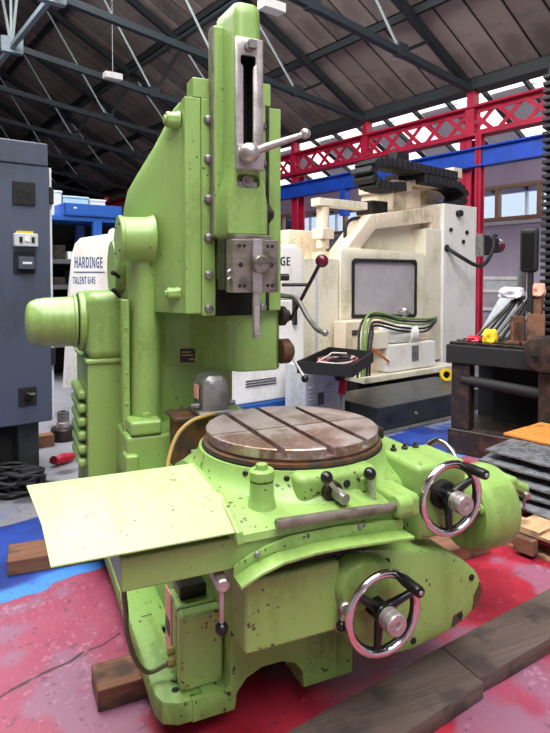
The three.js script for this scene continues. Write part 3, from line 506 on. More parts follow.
{ // gear box under the head, dials and levers on its right
  part('feed_box', extY([[-0.34, -0.86], [-0.34, -0.778], [-0.26, -0.765], [-0.20, -0.735], [-0.155, -0.685], [-0.12, -0.60], [-0.09, -0.52], [-0.06, -0.47], [-0.02, -0.45], [0.13, -0.445], [0.155, -0.47], [0.155, -0.86]], 1.0, 1.30, 0.012), M.green);
  const d1 = part('dial', [cyl(V3(0.15, 1.25, -0.46), V3(0.178, 1.25, -0.46), 0.046, 0.004), cyl(V3(0.178, 1.25, -0.46), V3(0.2, 1.25, -0.46), 0.03, 0.006)], M.darkSteel);
  const d2 = part('dial', [cyl(V3(0.15, 1.085, -0.46), V3(0.2, 1.085, -0.46), 0.058, 0.005), cyl(V3(0.2, 1.085, -0.46), V3(0.215, 1.085, -0.46), 0.04, 0.006)], M.rustSteel);
  const l1 = part('selector_lever', cyl(V3(0.19, 1.235, -0.42), V3(0.17, 1.49, -0.095), 0.008, 0.001, 12), M.darkSteel); part('ball_knob', ball(V3(0.17, 1.497, -0.082), 0.027, 20), M.maroon, l1, 'dark red ball knob');
  part('bent_lever', [tube([[0.1, 1.35, -0.46], [0.15, 1.345, -0.4], [0.17, 1.335, -0.32], [0.17, 1.26, -0.21], [0.17, 1.215, -0.12], [0.17, 1.206, -0.055]], 0.011, 40, 12), ball(V3(0.17, 1.206, -0.055), 0.015, 12)], M.greyCast);
  part('short_handle', [cyl(V3(0.15, 1.395, -0.43), V3(0.27, 1.395, -0.40), 0.008), cyl(V3(0.12, 1.43, -0.43), V3(0.18, 1.43, -0.42), 0.016)], M.darkSteel);
  const l3 = part('drop_lever', cyl(V3(0.205, 1.06, -0.44), V3(0.23, 0.975, -0.36), 0.007, 0.001, 10), M.steel); part('ball_knob', ball(V3(0.232, 0.967, -0.355), 0.018, 14), M.black, l3);
  const np = part('name_plate', B(-0.043, 0.043, -0.033, 0.033, -0.002, 0.005, 0.002), M.plate, mach, 'small black name plate'); np.position.set(-0.205, 1.05, -0.732); np.rotation.y = -0.5;
  for (const [x0, x1, y] of [[-0.035, 0.01, 0.018], [-0.035, 0.02, 0.003], [0.0, 0.034, -0.017]]) part('engraved_line', B(x0, x1, y - 0.003, y + 0.003, 0.004, 0.006, 0), M.brass, np);
}
{ // grey pump head on its dark pedestal, tan hose
  part('pedestal', [B(-0.345, -0.205, 0.40, 0.825, -0.56, -0.42, 0.006), B(-0.36, -0.13, 0.815, 0.832, -0.58, -0.40, 0.004)], M.rustSteel);
  const pump = part('pump_housing', [loft([[0.85, 0], [0.87, 0.004], [0.955, 0.0], [0.985, -0.006], [1.0, -0.022]].map(([y, b]) => [[-0.245 - b, y, -0.50], [-0.235 - b, y, -0.50 + 0.1 + b], [-0.21, y, -0.385 + b], [-0.15, y, -0.385 + b], [-0.125 + b, y, -0.40 + b], [-0.115 + b, y, -0.50], [-0.15, y, -0.53], [-0.21, y, -0.53]]), 0.7), B(-0.262, -0.1, 0.833, 0.853, -0.55, -0.37, 0.006)], M.greyCast);
  part('side_clip', cyl(V3(-0.245, 0.872, -0.43), V3(-0.285, 0.872, -0.43), 0.012), M.greyCast, pump); part('side_clip', cyl(V3(-0.11, 0.872, -0.43), V3(-0.08, 0.872, -0.43), 0.012), M.greyCast, pump);
  part('pump_label', B(-0.252, -0.2475, 0.9, 0.96, -0.49, -0.43, 0), M.pinkTag, pump);
  part('coolant_hose', tube([[-0.13, 0.845, -0.40], [-0.22, 0.842, -0.37], [-0.30, 0.825, -0.36], [-0.36, 0.78, -0.35], [-0.405, 0.70, -0.32], [-0.425, 0.62, -0.28], [-0.43, 0.50, -0.25]], 0.0085, 50), M.hose);
}
{ // cross slide, saddle and its guards
  part('cross_slide', [B(-0.735, 0.13, 0.615, 0.705, 0.14, 0.50, 0.006), B(-0.42, 0.13, 0.615, 0.70, -0.12, 0.3, 0.006), B(-0.3, 0.13, 0.615, 0.70, -0.38, 0.0, 0.006), B(-0.42, 0.13, 0.59, 0.62, -0.12, 0.48, 0.004)], M.greenWorn);
  const saddle = part('saddle', [
    lathe([[0, 0], [0.43, 0], [0.42, 0.02], [0.395, 0.035], [0.37, 0.055], [0.352, 0.085], [0.346, 0.106], [0.0, 0.106]], V3(-0.02, 0.70, 0.02), V3(-0.02, 2, 0.02), 72),
    extX([[-0.10, 0.69], [-0.10, 0.75], [0.05, 0.755], [0.30, 0.735], [0.44, 0.722], [0.505, 0.71], [0.51, 0.69]], -0.42, 0.115, 0.006),
    B(-0.17, 0.125, 0.665, 0.808, -0.02, 0.402, 0.026, 4), B(0.05, 0.28, 0.62, 0.79, -0.1, 0.22, 0.02, 3)], M.greenWorn);
  part('guard_plate', extX([[-0.12, 0.69], [-0.10, 0.74], [0.0, 0.785], [0.12, 0.80], [0.38, 0.794], [0.48, 0.775], [0.56, 0.745], [0.565, 0.715], [0.45, 0.70]], -0.438, -0.418, 0.004), M.greenWorn, saddle);
  for (const [z, y] of [[0.10, 0.775], [0.40, 0.765]]) part('guard_bolt', dome(V3(-0.43, y + 0.012, z), V3(-0.43, 1.5, z), 0.011), M.greyCast, saddle);
  const st = part('clamp_post', lathe([[0.055, 0], [0.044, 0.02], [0.038, 0.05], [0.036, 0.095]], V3(-0.285, 0.71, 0.37), V3(-0.285, 2, 0.37), 28), M.green, saddle);
  part('post_cap', [cyl(V3(-0.285, 0.807, 0.37), V3(-0.285, 0.842, 0.37), 0.039, 0.005), hex(V3(-0.285, 0.842, 0.37), V3(-0.285, 0.858, 0.37), 0.019)], M.greenWorn, saddle);
  for (const [a, y] of [[2.45, 0.79], [2.05, 0.785], [1.55, 0.79]]) part('set_screw', dome(V3(-0.02 + 0.35 * Math.cos(a), y, 0.02 + 0.35 * Math.sin(a)), V3(-0.02 + 2 * Math.cos(a), y, 0.02 + 2 * Math.sin(a)), 0.01), M.darkSteel, saddle);
  // left chip tray: a thin sheet with one crease
  const lower = -0.0035;
  const sheet = clean(extX([[0.105, 0.80], [0.25, 0.797], [0.405, 0.792], [0.545, 0.742], [0.545, 0.738], [0.403, 0.788], [0.25, 0.793], [0.105, 0.796]], -0.925, -0.425, 0.0012)), sp = sheet.attributes.position;
  for (let i = 0; i < sp.count; i++) if (sp.getX(i) < -0.7) sp.setX(i, sp.getX(i) - 0.025 + 0.10 * (sp.getZ(i) - 0.105));            // the free end is cut askew
  part('chip_tray', sheet, M.tray, mach, 'pale green sheet metal chip tray');
  part('tray_bracket', [B(-0.8, -0.44, 0.71, 0.745, 0.1, 0.14, 0.003), B(-0.8, -0.44, 0.71, 0.735, 0.4, 0.43, 0.003)], M.greenWorn);
  // front wiper guard with projecting lip
  const up = [[-0.43, 0.628], [-0.38, 0.652], [-0.32, 0.672], [-0.25, 0.684], [-0.1, 0.684], [0.14, 0.668]], lo = [[0.14, 0.629], [-0.1, 0.645], [-0.2, 0.647], [-0.3, 0.64], [-0.37, 0.622], [-0.43, 0.597]];
  const gp = part('front_guard', extZ([...up, ...lo], 0.5, 0.515, 0.003), M.greenWorn);
  part('guard_lip', extZ([...lo.map(([x, y]) => [x, y + 0.006]), ...lo.slice().reverse().map(([x, y]) => [x, y - 0.004])], 0.5, 0.575, 0.003), M.green, gp);
  for (const [x, y] of [[-0.36, 0.652], [-0.02, 0.672]]) part('guard_bolt', dome(V3(x, y, 0.514), V3(x, y, 1), 0.01), M.greyCast, gp);
  part('gap_shade', B(-0.35, 0.13, 0.585, 0.62, 0.40, 0.49, 0.005), M.blackMatt);  // black strip paints the dark gap under the guard lip
}
{ // round table with three T-slots and one cross groove
  const c = V3(-0.015, 0.80, 0.02), R = 0.325;
  let top = lathe([[0, 0], [R - 0.004, 0], [R, 0.004], [R, 0.035], [R - 0.003, 0.038], [0, 0.038]], V3(c.x, 0.832, c.z), V3(c.x, 2, c.z), 96);
  const slots = []; for (const x of [-0.185, -0.03, 0.128]) slots.push(B(x - 0.012, x + 0.012, 0.85, 0.9, -0.5, 0.5, 0), B(x - 0.017, x + 0.017, 0.842, 0.857, -0.5, 0.5, 0));
  slots.push(B(-0.5, 0.5, 0.86, 0.9, 0.031, 0.04, 0));
  top = cut(top, slots);
  const t = part('rotary_table', top, M.tableTop, mach, 'worn steel rotary table with T-slots');
  part('table_skirt', lathe([[0, 0], [R + 0.012, 0], [R + 0.012, 0.012], [R - 0.004, 0.014], [R - 0.004, 0.026], [0, 0.026]], V3(c.x, 0.812, c.z), V3(c.x, 2, c.z), 96), M.rustSteel, t);
  part('table_ring', lathe([[0, 0], [R + 0.016, 0], [R + 0.016, 0.014], [0, 0.014]], V3(c.x, 0.80, c.z), V3(c.x, 2, c.z), 96), M.blackMatt, t);
  part('stop_lug', B(0.285, 0.34, 0.80, 0.845, 0.05, 0.12, 0.008), M.darkSteel, t);
  // short levers and the horizontal bar in front
  const l1 = part('clamp_lever', [cyl(V3(-0.06, 0.752, 0.395), V3(-0.06, 0.752, 0.425), 0.034, 0.004)], M.darkSteel);
  part('lever_hub', cyl(V3(-0.052, 0.75, 0.42), V3(-0.047, 0.745, 0.475), 0.019, 0.003), M.steel, l1); part('lever_rod', cyl(V3(-0.05, 0.747, 0.45), V3(-0.098, 0.808, 0.452), 0.007, 0.001, 12), M.steel, l1); part('ball_knob', ball(V3(-0.103, 0.815, 0.453), 0.02, 18), M.black, l1);
  part('oil_hole', cyl(V3(0.0, 0.765, 0.395), V3(0.0, 0.765, 0.407), 0.013, 0.002), M.blackMatt);
  const l2 = part('clamp_lever', [cyl(V3(0.075, 0.675, 0.36), V3(0.078, 0.672, 0.475), 0.014, 0.003)], M.steel);
  part('lever_rod', cyl(V3(0.077, 0.68, 0.455), V3(0.064, 0.79, 0.44), 0.008, 0.001, 12), M.steel, l2); part('ball_knob', ball(V3(0.063, 0.80, 0.44), 0.021, 18), M.black, l2);
  part('square_boss', B(0.05, 0.09, 0.69, 0.78, 0.37, 0.416, 0.008), M.greenWorn);
  part('traverse_bar', lathe([[0, 0], [0.013, 0], [0.0155, 0.003], [0.0155, 0.34], [0.0135, 0.36], [0.0135, 0.44]], V3(-0.305, 0.733, 0.525), V3(0.14, 0.712, 0.515), 20), M.toolSteel, mach, 'bare steel traverse bar');
  part('bar_lug', [lathe([[0, 0], [0.03, 0], [0.034, 0.004], [0.034, 0.05], [0, 0.05]], V3(0.105, 0.714, 0.516), V3(1, 0.675, 0.5), 24), B(0.11, 0.2, 0.67, 0.745, 0.37, 0.53, 0.02, 3)], M.green);
}
function handwheel(name, c, R, spin, grip) {                   // chrome rim facing front with black spokes, steel hub and a black crank grip
  const w = part(name, new THREE.TorusGeometry(R, 0.0125, 16, 64), M.chrome, mach, 'chrome rimmed handwheel'); w.position.copy(c);
  part('inner_rim', new THREE.TorusGeometry(R - 0.008, 0.0095, 10, 64).translate(0, 0, -0.006), M.black, w);
  for (let k = 0; k < 3; k++) { const a = spin + k * 2 * Math.PI / 3; part('spoke', cyl(V3(0.02 * Math.cos(a), 0.02 * Math.sin(a), -0.015), V3((R - 0.006) * Math.cos(a), (R - 0.006) * Math.sin(a), -0.004), 0.016, 0.002, 14, 0.011), M.black, w); }
  part('hub', [cyl(V3(0, 0, -0.06), V3(0, 0, 0.01), 0.03, 0.004), cyl(V3(0, 0, 0.01), V3(0, 0, 0.022), 0.022, 0.002)], M.black, w);
  part('graduated_dial', lathe([[0, 0], [0.026, 0], [0.034, 0.004], [0.034, 0.024], [0.030, 0.026], [0.030, 0.03], [0.034, 0.032], [0.034, 0.05], [0.031, 0.054], [0.012, 0.054], [0.010, 0.048], [0, 0.048]], V3(0, 0, 0.02), V3(0, 0, 1), 32), M.steel, w);
  const gx = R * Math.cos(grip), gy = R * Math.sin(grip);
  const h = part('crank_grip', lathe([[0, 0], [0.011, 0], [0.013, 0.01], [0.0165, 0.04], [0.0175, 0.1], [0.016, 0.112], [0.012, 0.115], [0, 0.115]], V3(gx, gy, 0.008), V3(gx, gy, 1), 20), M.black, w);
  part('grip_screw', cyl(V3(gx, gy, 0.122), V3(gx, gy, 0.126), 0.007), M.steel, w);
  return w;
}
{ // upper right gear box, drum and handwheels
  const gb = part('table_gear_box', [B(0.265, 0.48, 0.53, 0.79, 0.20, 0.425, 0.022, 4), B(0.26, 0.45, 0.60, 0.77, -0.1, 0.25, 0.03, 3)], M.greenWorn);
  for (const [x, z] of [[0.30, 0.235], [0.35, 0.235], [0.40, 0.235]]) part('oil_cup', [hex(V3(x, 0.788, z), V3(x, 0.80, z), 0.012), cyl(V3(x, 0.8, z), V3(x, 0.814, z), 0.006)], M.darkSteel, gb);
  part('shaft_housing', [cyl(V3(0.45, 0.62, 0.22), V3(0.76, 0.50, 0.12), 0.09, 0.01, 24)], M.greenWorn);
  const dr = part('drum_housing', [lathe([[0, 0], [0.155, 0], [0.172, 0.014], [0.176, 0.03], [0.176, 0.15], [0.168, 0.175], [0.15, 0.188], [0, 0.19]], V3(0.735, 0.45, 0.10), V3(2, 0.45, 0.10), 56)], M.green);
  for (const [y, z] of [[0.565, 0.17], [0.495, 0.22]]) part('oil_plug', [cyl(V3(0.738, y, z), V3(0.725, y, z), 0.022, 0.003), hex(V3(0.726, y, z), V3(0.71, y, z), 0.012)], M.greenWorn, dr);
  const br = part('lever_bracket', [B(0.86, 0.97, 0.52, 0.585, 0.09, 0.20, 0.02, 3), cyl(V3(0.94, 0.555, 0.16), V3(1.03, 0.515, 0.17), 0.026)], M.green);
  part('lever_hub', cyl(V3(1.015, 0.515, 0.14), V3(1.015, 0.495, 0.205), 0.018, 0.003), M.steel, br); part('lever_rod', cyl(V3(1.02, 0.5, 0.18), V3(1.022, 0.43, 0.175), 0.006, 0.001, 10), M.steel, br); part('ball_knob', ball(V3(1.023, 0.425, 0.175), 0.011, 12), M.darkSteel, br);
  handwheel('handwheel', V3(0.365, 0.685, 0.475), 0.118, 0.5, 1.25);
  part('wheel_shaft', [cyl(V3(0.365, 0.685, 0.41), V3(0.365, 0.685, 0.45), 0.05, 0.006), cyl(V3(0.365, 0.685, 0.42), V3(0.365, 0.685, 0.475), 0.024)], M.blackMatt);
  const w2 = part('rear_handwheel', new THREE.TorusGeometry(0.105, 0.011, 14, 56), M.chrome, mach, 'chrome handwheel on the gear box side'); w2.position.set(0.60, 0.66, 0.14); w2.rotation.y = Math.PI / 2;
  for (let k = 0; k < 3; k++) { const a = 0.3 + k * 2 * Math.PI / 3; part('spoke', cyl(V3(0, 0, 0), V3(0.1 * Math.cos(a), 0.1 * Math.sin(a), 0), 0.01, 0.001, 12), M.black, w2); }
  part('hub', cyl(V3(0, 0, -0.03), V3(0, 0, 0.03), 0.025, 0.004), M.redPlastic, w2);
}
{ // knee cover, lower gear box and its handwheel
  part('knee_cover', [B(-0.39, -0.08, 0.355, 0.572, -0.1, 0.5, 0.012, 3)], M.greenWorn);
  const g2 = part('knee_gear_box', extZ([[-0.02, 0.548], [0.05, 0.555], [0.26, 0.515], [0.36, 0.487], [0.46, 0.435], [0.525, 0.378], [0.548, 0.315], [0.525, 0.255], [0.43, 0.20], [0.24, 0.170], [0.10, 0.178], [0.02, 0.22], [-0.035, 0.30], [-0.055, 0.40], [-0.05, 0.49]], 0.22, 0.44, 0.018), M.greenWorn);
  part('wheel_boss', lathe([[0, 0], [0.14, 0], [0.135, 0.02], [0.12, 0.06], [0.085, 0.075], [0, 0.08]], V3(0.035, 0.41, 0.42), V3(0.035, 0.41, 1), 40), M.green, g2);
  part('collar', lathe([[0, 0], [0.082, 0], [0.085, 0.004], [0.085, 0.024], [0.078, 0.028], [0.078, 0.036], [0, 0.036]], V3(-0.02, 0.49, 0.425), V3(-0.02, 0.49, 1), 36), M.darkSteel, g2);
  part('collar_neck', lathe([[0, 0], [0.084, 0], [0.084, 0.05], [0.074, 0.066], [0, 0.07]], V3(-0.018, 0.488, 0.455), V3(0.02, 0.46, 1), 36), M.green, g2);
  part('rear_neck', B(-0.085, 0.02, 0.40, 0.575, 0.25, 0.43, 0.02), M.greenWorn, g2);
  for (const [x, y] of [[0.49, 0.37], [0.44, 0.245], [0.24, 0.205], [0.13, 0.5]]) part('cap_screw', cyl(V3(x, y, 0.438), V3(x, y, 0.444), 0.012, 0.002, 14), M.blackMatt, g2);
  part('bare_patch', [extZ([[0.50, 0.30], [0.528, 0.345], [0.54, 0.31], [0.522, 0.262], [0.497, 0.25]], 0.435, 0.4415, 0), extZ([[0.40, 0.21], [0.45, 0.225], [0.45, 0.262], [0.41, 0.25]], 0.435, 0.4415, 0)], M.rustSteel, g2);
  handwheel('handwheel', V3(0.036, 0.412, 0.56), 0.122, 0.35, 1.2);
  part('wheel_shaft', [cyl(V3(0.036, 0.412, 0.49), V3(0.036, 0.412, 0.55), 0.03, 0.004)], M.blackMatt);
  const l4 = part('lock_lever', [cyl(V3(-0.06, 0.44, 0.45), V3(-0.08, 0.438, 0.535), 0.019, 0.004)], M.steel); part('lever_rod', cyl(V3(-0.08, 0.435, 0.52), V3(-0.088, 0.392, 0.525), 0.007, 0.001, 10), M.steel, l4); part('ball_knob', ball(V3(-0.09, 0.385, 0.525), 0.017, 16), M.black, l4);
  const l3 = part('lock_lever', [cyl(V3(-0.45, 0.585, 0.35), V3(-0.462, 0.584, 0.52), 0.019, 0.004)], M.steel); part('lever_rod', cyl(V3(-0.462, 0.58, 0.505), V3(-0.461, 0.465, 0.50), 0.0065, 0.001, 10), M.steel, l3); part('ball_knob', ball(V3(-0.461, 0.455, 0.50), 0.019, 16), M.black, l3);
}
{ // electric box on the flange, its pink label and looping cable
  const jb = part('switch_box', [B(-0.522, -0.388, 0.152, 0.385, 0.10, 0.235, 0.014, 3)], M.greenWorn);
  part('box_lid', B(-0.525, -0.385, 0.150, 0.388, 0.24, 0.295, 0.014, 3), M.greenWorn, jb);
  part('lid_gasket', B(-0.517, -0.393, 0.157, 0.38, 0.23, 0.245, 0), M.blackMatt, jb);
  part('warning_label', B(-0.5255, -0.5215, 0.19, 0.40, 0.102, 0.175, 0), M.pinkTag, jb, 'faded pink warning label'); part('label_print', B(-0.527, -0.5255, 0.255, 0.305, 0.11, 0.165, 0), M.letterDark, jb);
  for (const [z, y] of [[0.205, 0.235], [0.205, 0.195]]) part('cable_gland', hex(V3(-0.522, y, z), V3(-0.545, y, z), 0.013), M.brass, jb);
  for (const [x, y] of [[-0.402, 0.168], [-0.51, 0.168], [-0.402, 0.372], [-0.51, 0.372]]) part('lid_screw', dome(V3(x, y, 0.294), V3(x, y, 1), 0.006), M.brass, jb);
  part('relay_block', B(-0.50, -0.41, 0.385, 0.43, 0.11, 0.2, 0.006), M.black, jb);
  part('power_cable', tube([[-0.72, 0.64, 0.40], [-0.70, 0.50, 0.36], [-0.675, 0.34, 0.25], [-0.64, 0.23, 0.22], [-0.60, 0.18, 0.20], [-0.545, 0.195, 0.205]], 0.0075, 50), M.olive);
}
console.log('machine done');

// ------------------------------------------------------------------ packers and boards on the floor
{
  const blk = (lab, x0, x1, z0, z1, y0, y1, turn, mat, name = 'timber_packer', cat = 'timber') => {
    const o = mk(name, B(-(x1 - x0) / 2, (x1 - x0) / 2, 0, y1 - y0, -(z1 - z0) / 2, (z1 - z0) / 2, 0.005), mat);
    o.position.copy(mp((x0 + x1) / 2, y0, (z0 + z1) / 2)); o.rotation.y = TURN + turn; return tag(o, lab, cat);
  };
  blk('short brown timber block under the front corner of the green base', -0.745, -0.42, -0.085, 0.065, 0, 0.0735, 0.02, M.timber);
  blk('split brown timber under the rear of the green base', -1.02, -0.2, -1.2, -1.0, 0, 0.0735, -0.03, M.timber);
  blk('long timber lying under the base behind the drum housing', -0.1, 1.25, -0.42, -0.22, 0, 0.0735, 0.06, M.timber);
  // two dark boards laid end to end in front of the base, the further one narrower
  const plank = (lab, pts) => { const c = pts.reduce((q, [x, z]) => [q[0] + x / pts.length, q[1] + z / pts.length], [0, 0]), o = mk('floor_board', extY(pts.map(([x, z]) => [x - c[0], z - c[1]]), 0, 0.06, 0.004), M.darkBoard); o.position.copy(mp(c[0], 0, c[1])); o.rotation.y = TURN; tag(o, lab, 'board'); };
  plank('long dark stained board lying on the red floor before the handwheels', [[-0.55, 0.522], [-0.5, 0.75], [0.08, 0.61], [0.46, 0.535], [0.455, 0.322]]);
  plank('dark board continuing beyond the stepped joint towards the pallet', [[0.46, 0.321], [0.465, 0.512], [0.57, 0.50], [0.87, 0.452], [2.0, 0.26], [1.97, 0.03], [1.17, 0.19]]);
}
// a frame that takes hall coordinates (v, y, u) and builds in the thing's own space
function at(name, label, category, v0, u0, group) {
  const o = hallThing(name, label, category, v0, 0, u0, group);
  return { o, b: (a, b, c, d, e, f, r = 0.005, s = 2) => B(a - v0, b - v0, c, d, u0 - f, u0 - e, r, s), p: (v, y, u) => V3(v - v0, y, u0 - u), m: (n, g, mat, par = o, lab) => mk(n, g, mat, par, lab),
    z: (pts, ua, ub, bev = 0.004, holes = []) => extZ(pts.map(([v, y]) => [v - v0, y]), u0 - ub, u0 - ua, bev, holes.map((h) => h.map(([v, y]) => [v - v0, y]))),
    x: (pts, va, vb, bev = 0.004) => extX(pts.map(([u, y]) => [u0 - u, y]), va - v0, vb - v0, bev) };
}
{ // dark blue-grey control cabinet at the left
  const k = at('control_cabinet', 'tall slate grey control cabinet with fan grille and sockets', 'cabinet', 0.7, 4.6);
  k.m('body', k.b(0.05, 1.25, 0.4, 2.2, 4.3, 5.0, 0.01), M.cabinet);
  k.m('top_cap', k.b(0.03, 1.24, 2.2, 2.36, 4.29, 5.0, 0.012), M.cabinet);
  k.m('door_edge', k.b(1.25, 1.272, 0.42, 2.2, 4.33, 4.36, 0.003), M.boxWhite);
  for (const y of [2.0, 0.86]) k.m('hinge', k.b(1.245, 1.275, y - 0.06, y + 0.06, 4.29, 4.33, 0.004), M.blackMatt);
  const f = k.m('fan_grille', k.b(1.0, 1.15, 1.92, 2.08, 4.285, 4.302, 0.006), M.blackMatt);
  for (let i = 0; i < 6; i++) { const a = i * Math.PI / 3, c = [1.075, 2.0]; k.m('blade', bar(k.p(c[0] + 0.012 * Math.cos(a), c[1] + 0.012 * Math.sin(a), 4.283), k.p(c[0] + 0.06 * Math.cos(a + 0.5), c[1] + 0.06 * Math.sin(a + 0.5), 4.283), 0.004, 0.008), M.rubber, f); }
  const s = k.m('socket_box', k.b(1.0, 1.155, 1.635, 1.725, 4.25, 4.3, 0.008), M.paleGrey); k.m('yellow_strip', k.b(1.02, 1.13, 1.727, 1.742, 4.28, 4.3, 0), M.yellow, s);
  k.m('socket', k.b(1.03, 1.05, 1.66, 1.70, 4.245, 4.252, 0), M.blackMatt, s); k.m('socket', k.b(1.11, 1.13, 1.66, 1.70, 4.245, 4.252, 0), M.blackMatt, s); k.m('switch', k.b(1.065, 1.095, 1.67, 1.71, 4.243, 4.252, 0), M.white, s);
  const i = k.m('isolator', k.b(1.0, 1.145, 1.45, 1.6, 4.29, 4.302, 0.003), M.blackMatt); k.m('isolator_cover', k.b(1.025, 1.13, 1.48, 1.565, 4.25, 4.295, 0.006), M.cabinet, i); k.m('isolator_label', k.b(1.05, 1.11, 1.515, 1.53, 4.246, 4.251, 0), M.white, i);
  const r = k.m('rotary_switch', k.b(1.02, 1.14, 0.53, 0.66, 4.29, 4.302, 0.004), M.blackMatt); k.m('knob', cyl(k.p(1.08, 0.6, 4.295), k.p(1.08, 0.6, 4.26), 0.025, 0.003), M.black, r); k.m('pointer', k.b(1.085, 1.12, 0.61, 0.622, 4.255, 4.262, 0), M.steel, r);
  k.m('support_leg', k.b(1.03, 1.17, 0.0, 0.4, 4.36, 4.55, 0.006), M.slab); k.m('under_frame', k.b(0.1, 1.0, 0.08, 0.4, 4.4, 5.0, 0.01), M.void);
}
{ // cable pile, red connector, stand, brick by the cabinet
  const pc = hallPoint(0.93, 0, 4.18), pts = []; for (let i = 0; i < 150; i++) { const a = i * 0.62, q = 0.17 + 0.06 * Math.sin(i * 1.7); pts.push(V3(q * Math.cos(a), 0.02 + 0.11 * (0.5 + 0.5 * Math.sin(i * 0.37)) * (1 - 0.2 * Math.sin(i)), q * Math.sin(a) * 0.8)); }
  const o = mk('cable_coil', tube(pts, 0.013, 700, 6), M.rubber); o.position.copy(pc); tag(o, 'tangled black cable coil beside the cabinet leg', 'cable');
  const rc = thing('power_connector', 'red industrial plug connector lying on the grey concrete', 'connector', hallPoint(1.40, 0, 4.53), HALL + 0.35);
  mk('shell', lathe([[0, 0], [0.03, 0], [0.034, 0.01], [0.036, 0.06], [0.04, 0.065], [0.04, 0.09], [0.034, 0.095], [0.03, 0.15], [0.02, 0.17], [0, 0.17]], V3(-0.08, 0.041, 0), V3(1, 0.03, 0), 24), M.redPlastic, rc); mk('cap', cyl(V3(-0.085, 0.045, 0), V3(-0.11, 0.06, 0.01), 0.03), M.maroon, rc);
  mk('cable', tube([[0.08, 0.036, 0], [0.14, 0.02, 0.01], [0.25, 0.012, 0.05], [0.45, 0.012, 0.03]], 0.01, 30, 8), M.rubber, rc);
  const wb = mk('timber_offcut', B(-0.12, 0.12, 0, 0.1, -0.05, 0.05, 0.004), M.timber); wb.position.copy(hallPoint(1.36, 0, 5.1)); wb.rotation.y = HALL; tag(wb, 'brick coloured timber offcut behind the cabinet leg', 'timber');
  const st = thing('chuck_stand', 'round steel chuck on the floor behind the cabinet', 'chuck', hallPoint(1.60, 0.0, 5.2), HALL);
  mk('body', lathe([[0, 0], [0.1, 0], [0.105, 0.01], [0.105, 0.1], [0.098, 0.11], [0, 0.11]], V3(0, 0, 0), V3(0, 1, 0), 30), M.darkSteel, st); mk('jaw', [cyl(V3(0, 0.11, 0), V3(0, 0.16, 0), 0.06)], M.steel, st); mk('ring', lathe([[0.03, 0], [0.05, 0], [0.05, 0.09], [0.03, 0.09]], V3(0, 0.16, 0), V3(0, 1, 0), 24), M.greyCast, st);
  const rod = mk('floor_rod', cyl(V3(-0.35, 0.012, 0), V3(0.35, 0.012, 0), 0.011, 0.002, 10), M.greyCast); rod.position.copy(onFloor(52, 483)); rod.rotation.y = -0.1; tag(rod, 'thin pale rod lying on the concrete behind the chip tray', 'rod');
}
{ // blue rack
  const k = at('storage_rack', 'tall blue steel storage rack behind the white lathe', 'rack', 2.6, 8.2);
  for (const v of [1.6, 2.95, 4.2]) for (const u of [8.0, 8.7]) k.m('upright', k.b(v - 0.06, v + 0.06, 0, 2.17, u - 0.04, u + 0.04, 0.004), M.rackBlue);
  for (const y of [2.2, 1.62, 1.28, 0.9, 0.5]) k.m('shelf', k.b(1.5, 4.3, y - 0.03, y + 0.03, 7.98, 8.75, 0.004), y > 2 ? M.rackBlue : M.greyBin);
  k.m('rear_sheet', k.b(1.5, 4.3, 0, 2.2, 8.78, 8.8, 0), M.roofBack);
  const cr = at('blue_crate', 'long blue tray on top of the storage rack', 'crate', 2.95, 8.2); cr.m('tray', [cr.b(2.5, 3.3, 2.235, 2.26, 7.95, 8.4), cr.b(2.5, 3.3, 2.24, 2.4, 7.95, 7.97), cr.b(2.5, 3.3, 2.24, 2.4, 8.38, 8.4), cr.b(2.5, 2.52, 2.24, 2.4, 7.95, 8.4), cr.b(3.28, 3.3, 2.24, 2.4, 7.95, 8.4)], M.rackBlue);
  cr.m('label_plate', cr.b(2.62, 2.66, 2.33, 2.35, 7.943, 7.951, 0), M.white);
  const items = [['pale_box', 'white plastic tub standing behind the blue tray', 2.38, 2.62, 2.235, 2.62, 8.45, 8.7, M.boxWhite], ['pale_box', 'pale blue long box behind the blue tray', 2.64, 3.0, 2.235, 2.56, 8.45, 8.7, M.boxBlue], ['pale_box', 'white box next to the pale blue box on the rack', 3.02, 3.25, 2.235, 2.54, 8.45, 8.7, M.boxWhite]];
  for (const [n, lab, a, b, c, d, e, f, mat] of items) { const q = at(n, lab, 'box', (a + b) / 2, (e + f) / 2); q.m('box', q.b(a, b, c, d - 0.03, e, f, 0.01), mat); q.m('lid', q.b(a - 0.008, b + 0.008, d - 0.03, d, e - 0.008, f + 0.008, 0.008), mat); }
  const kinds = [[M.greyBin, 'dark grey bin'], [M.cardboard, 'brown carton'], [M.darkSteel, 'steel part'], [M.boxWhite, 'white carton'], [M.blackMatt, 'black case']], where = { 1.65: 'shelf under the top', 1.31: 'second shelf down', 0.93: 'third shelf down', 0.53: 'lowest shelf' };
  for (const y of [1.65, 1.31, 0.93, 0.53]) for (let v = 2.05, i = 0; v < 3.5; v += 0.2, i++) { const w = rr(0.07, 0.09), h = rr(0.1, 0.26), kd = kinds[(rnd() * 5) | 0]; const q = mk('shelf_box', B(-w, w, 0, h, -0.12, 0.12, 0.008), kd[0]); q.position.copy(hallPoint(v, y, 8.15)); q.rotation.y = HALL; tag(q, kd[1] + ' on the ' + where[y] + ' of the blue rack', 'box', 'boxes on the rack shelves'); }
}
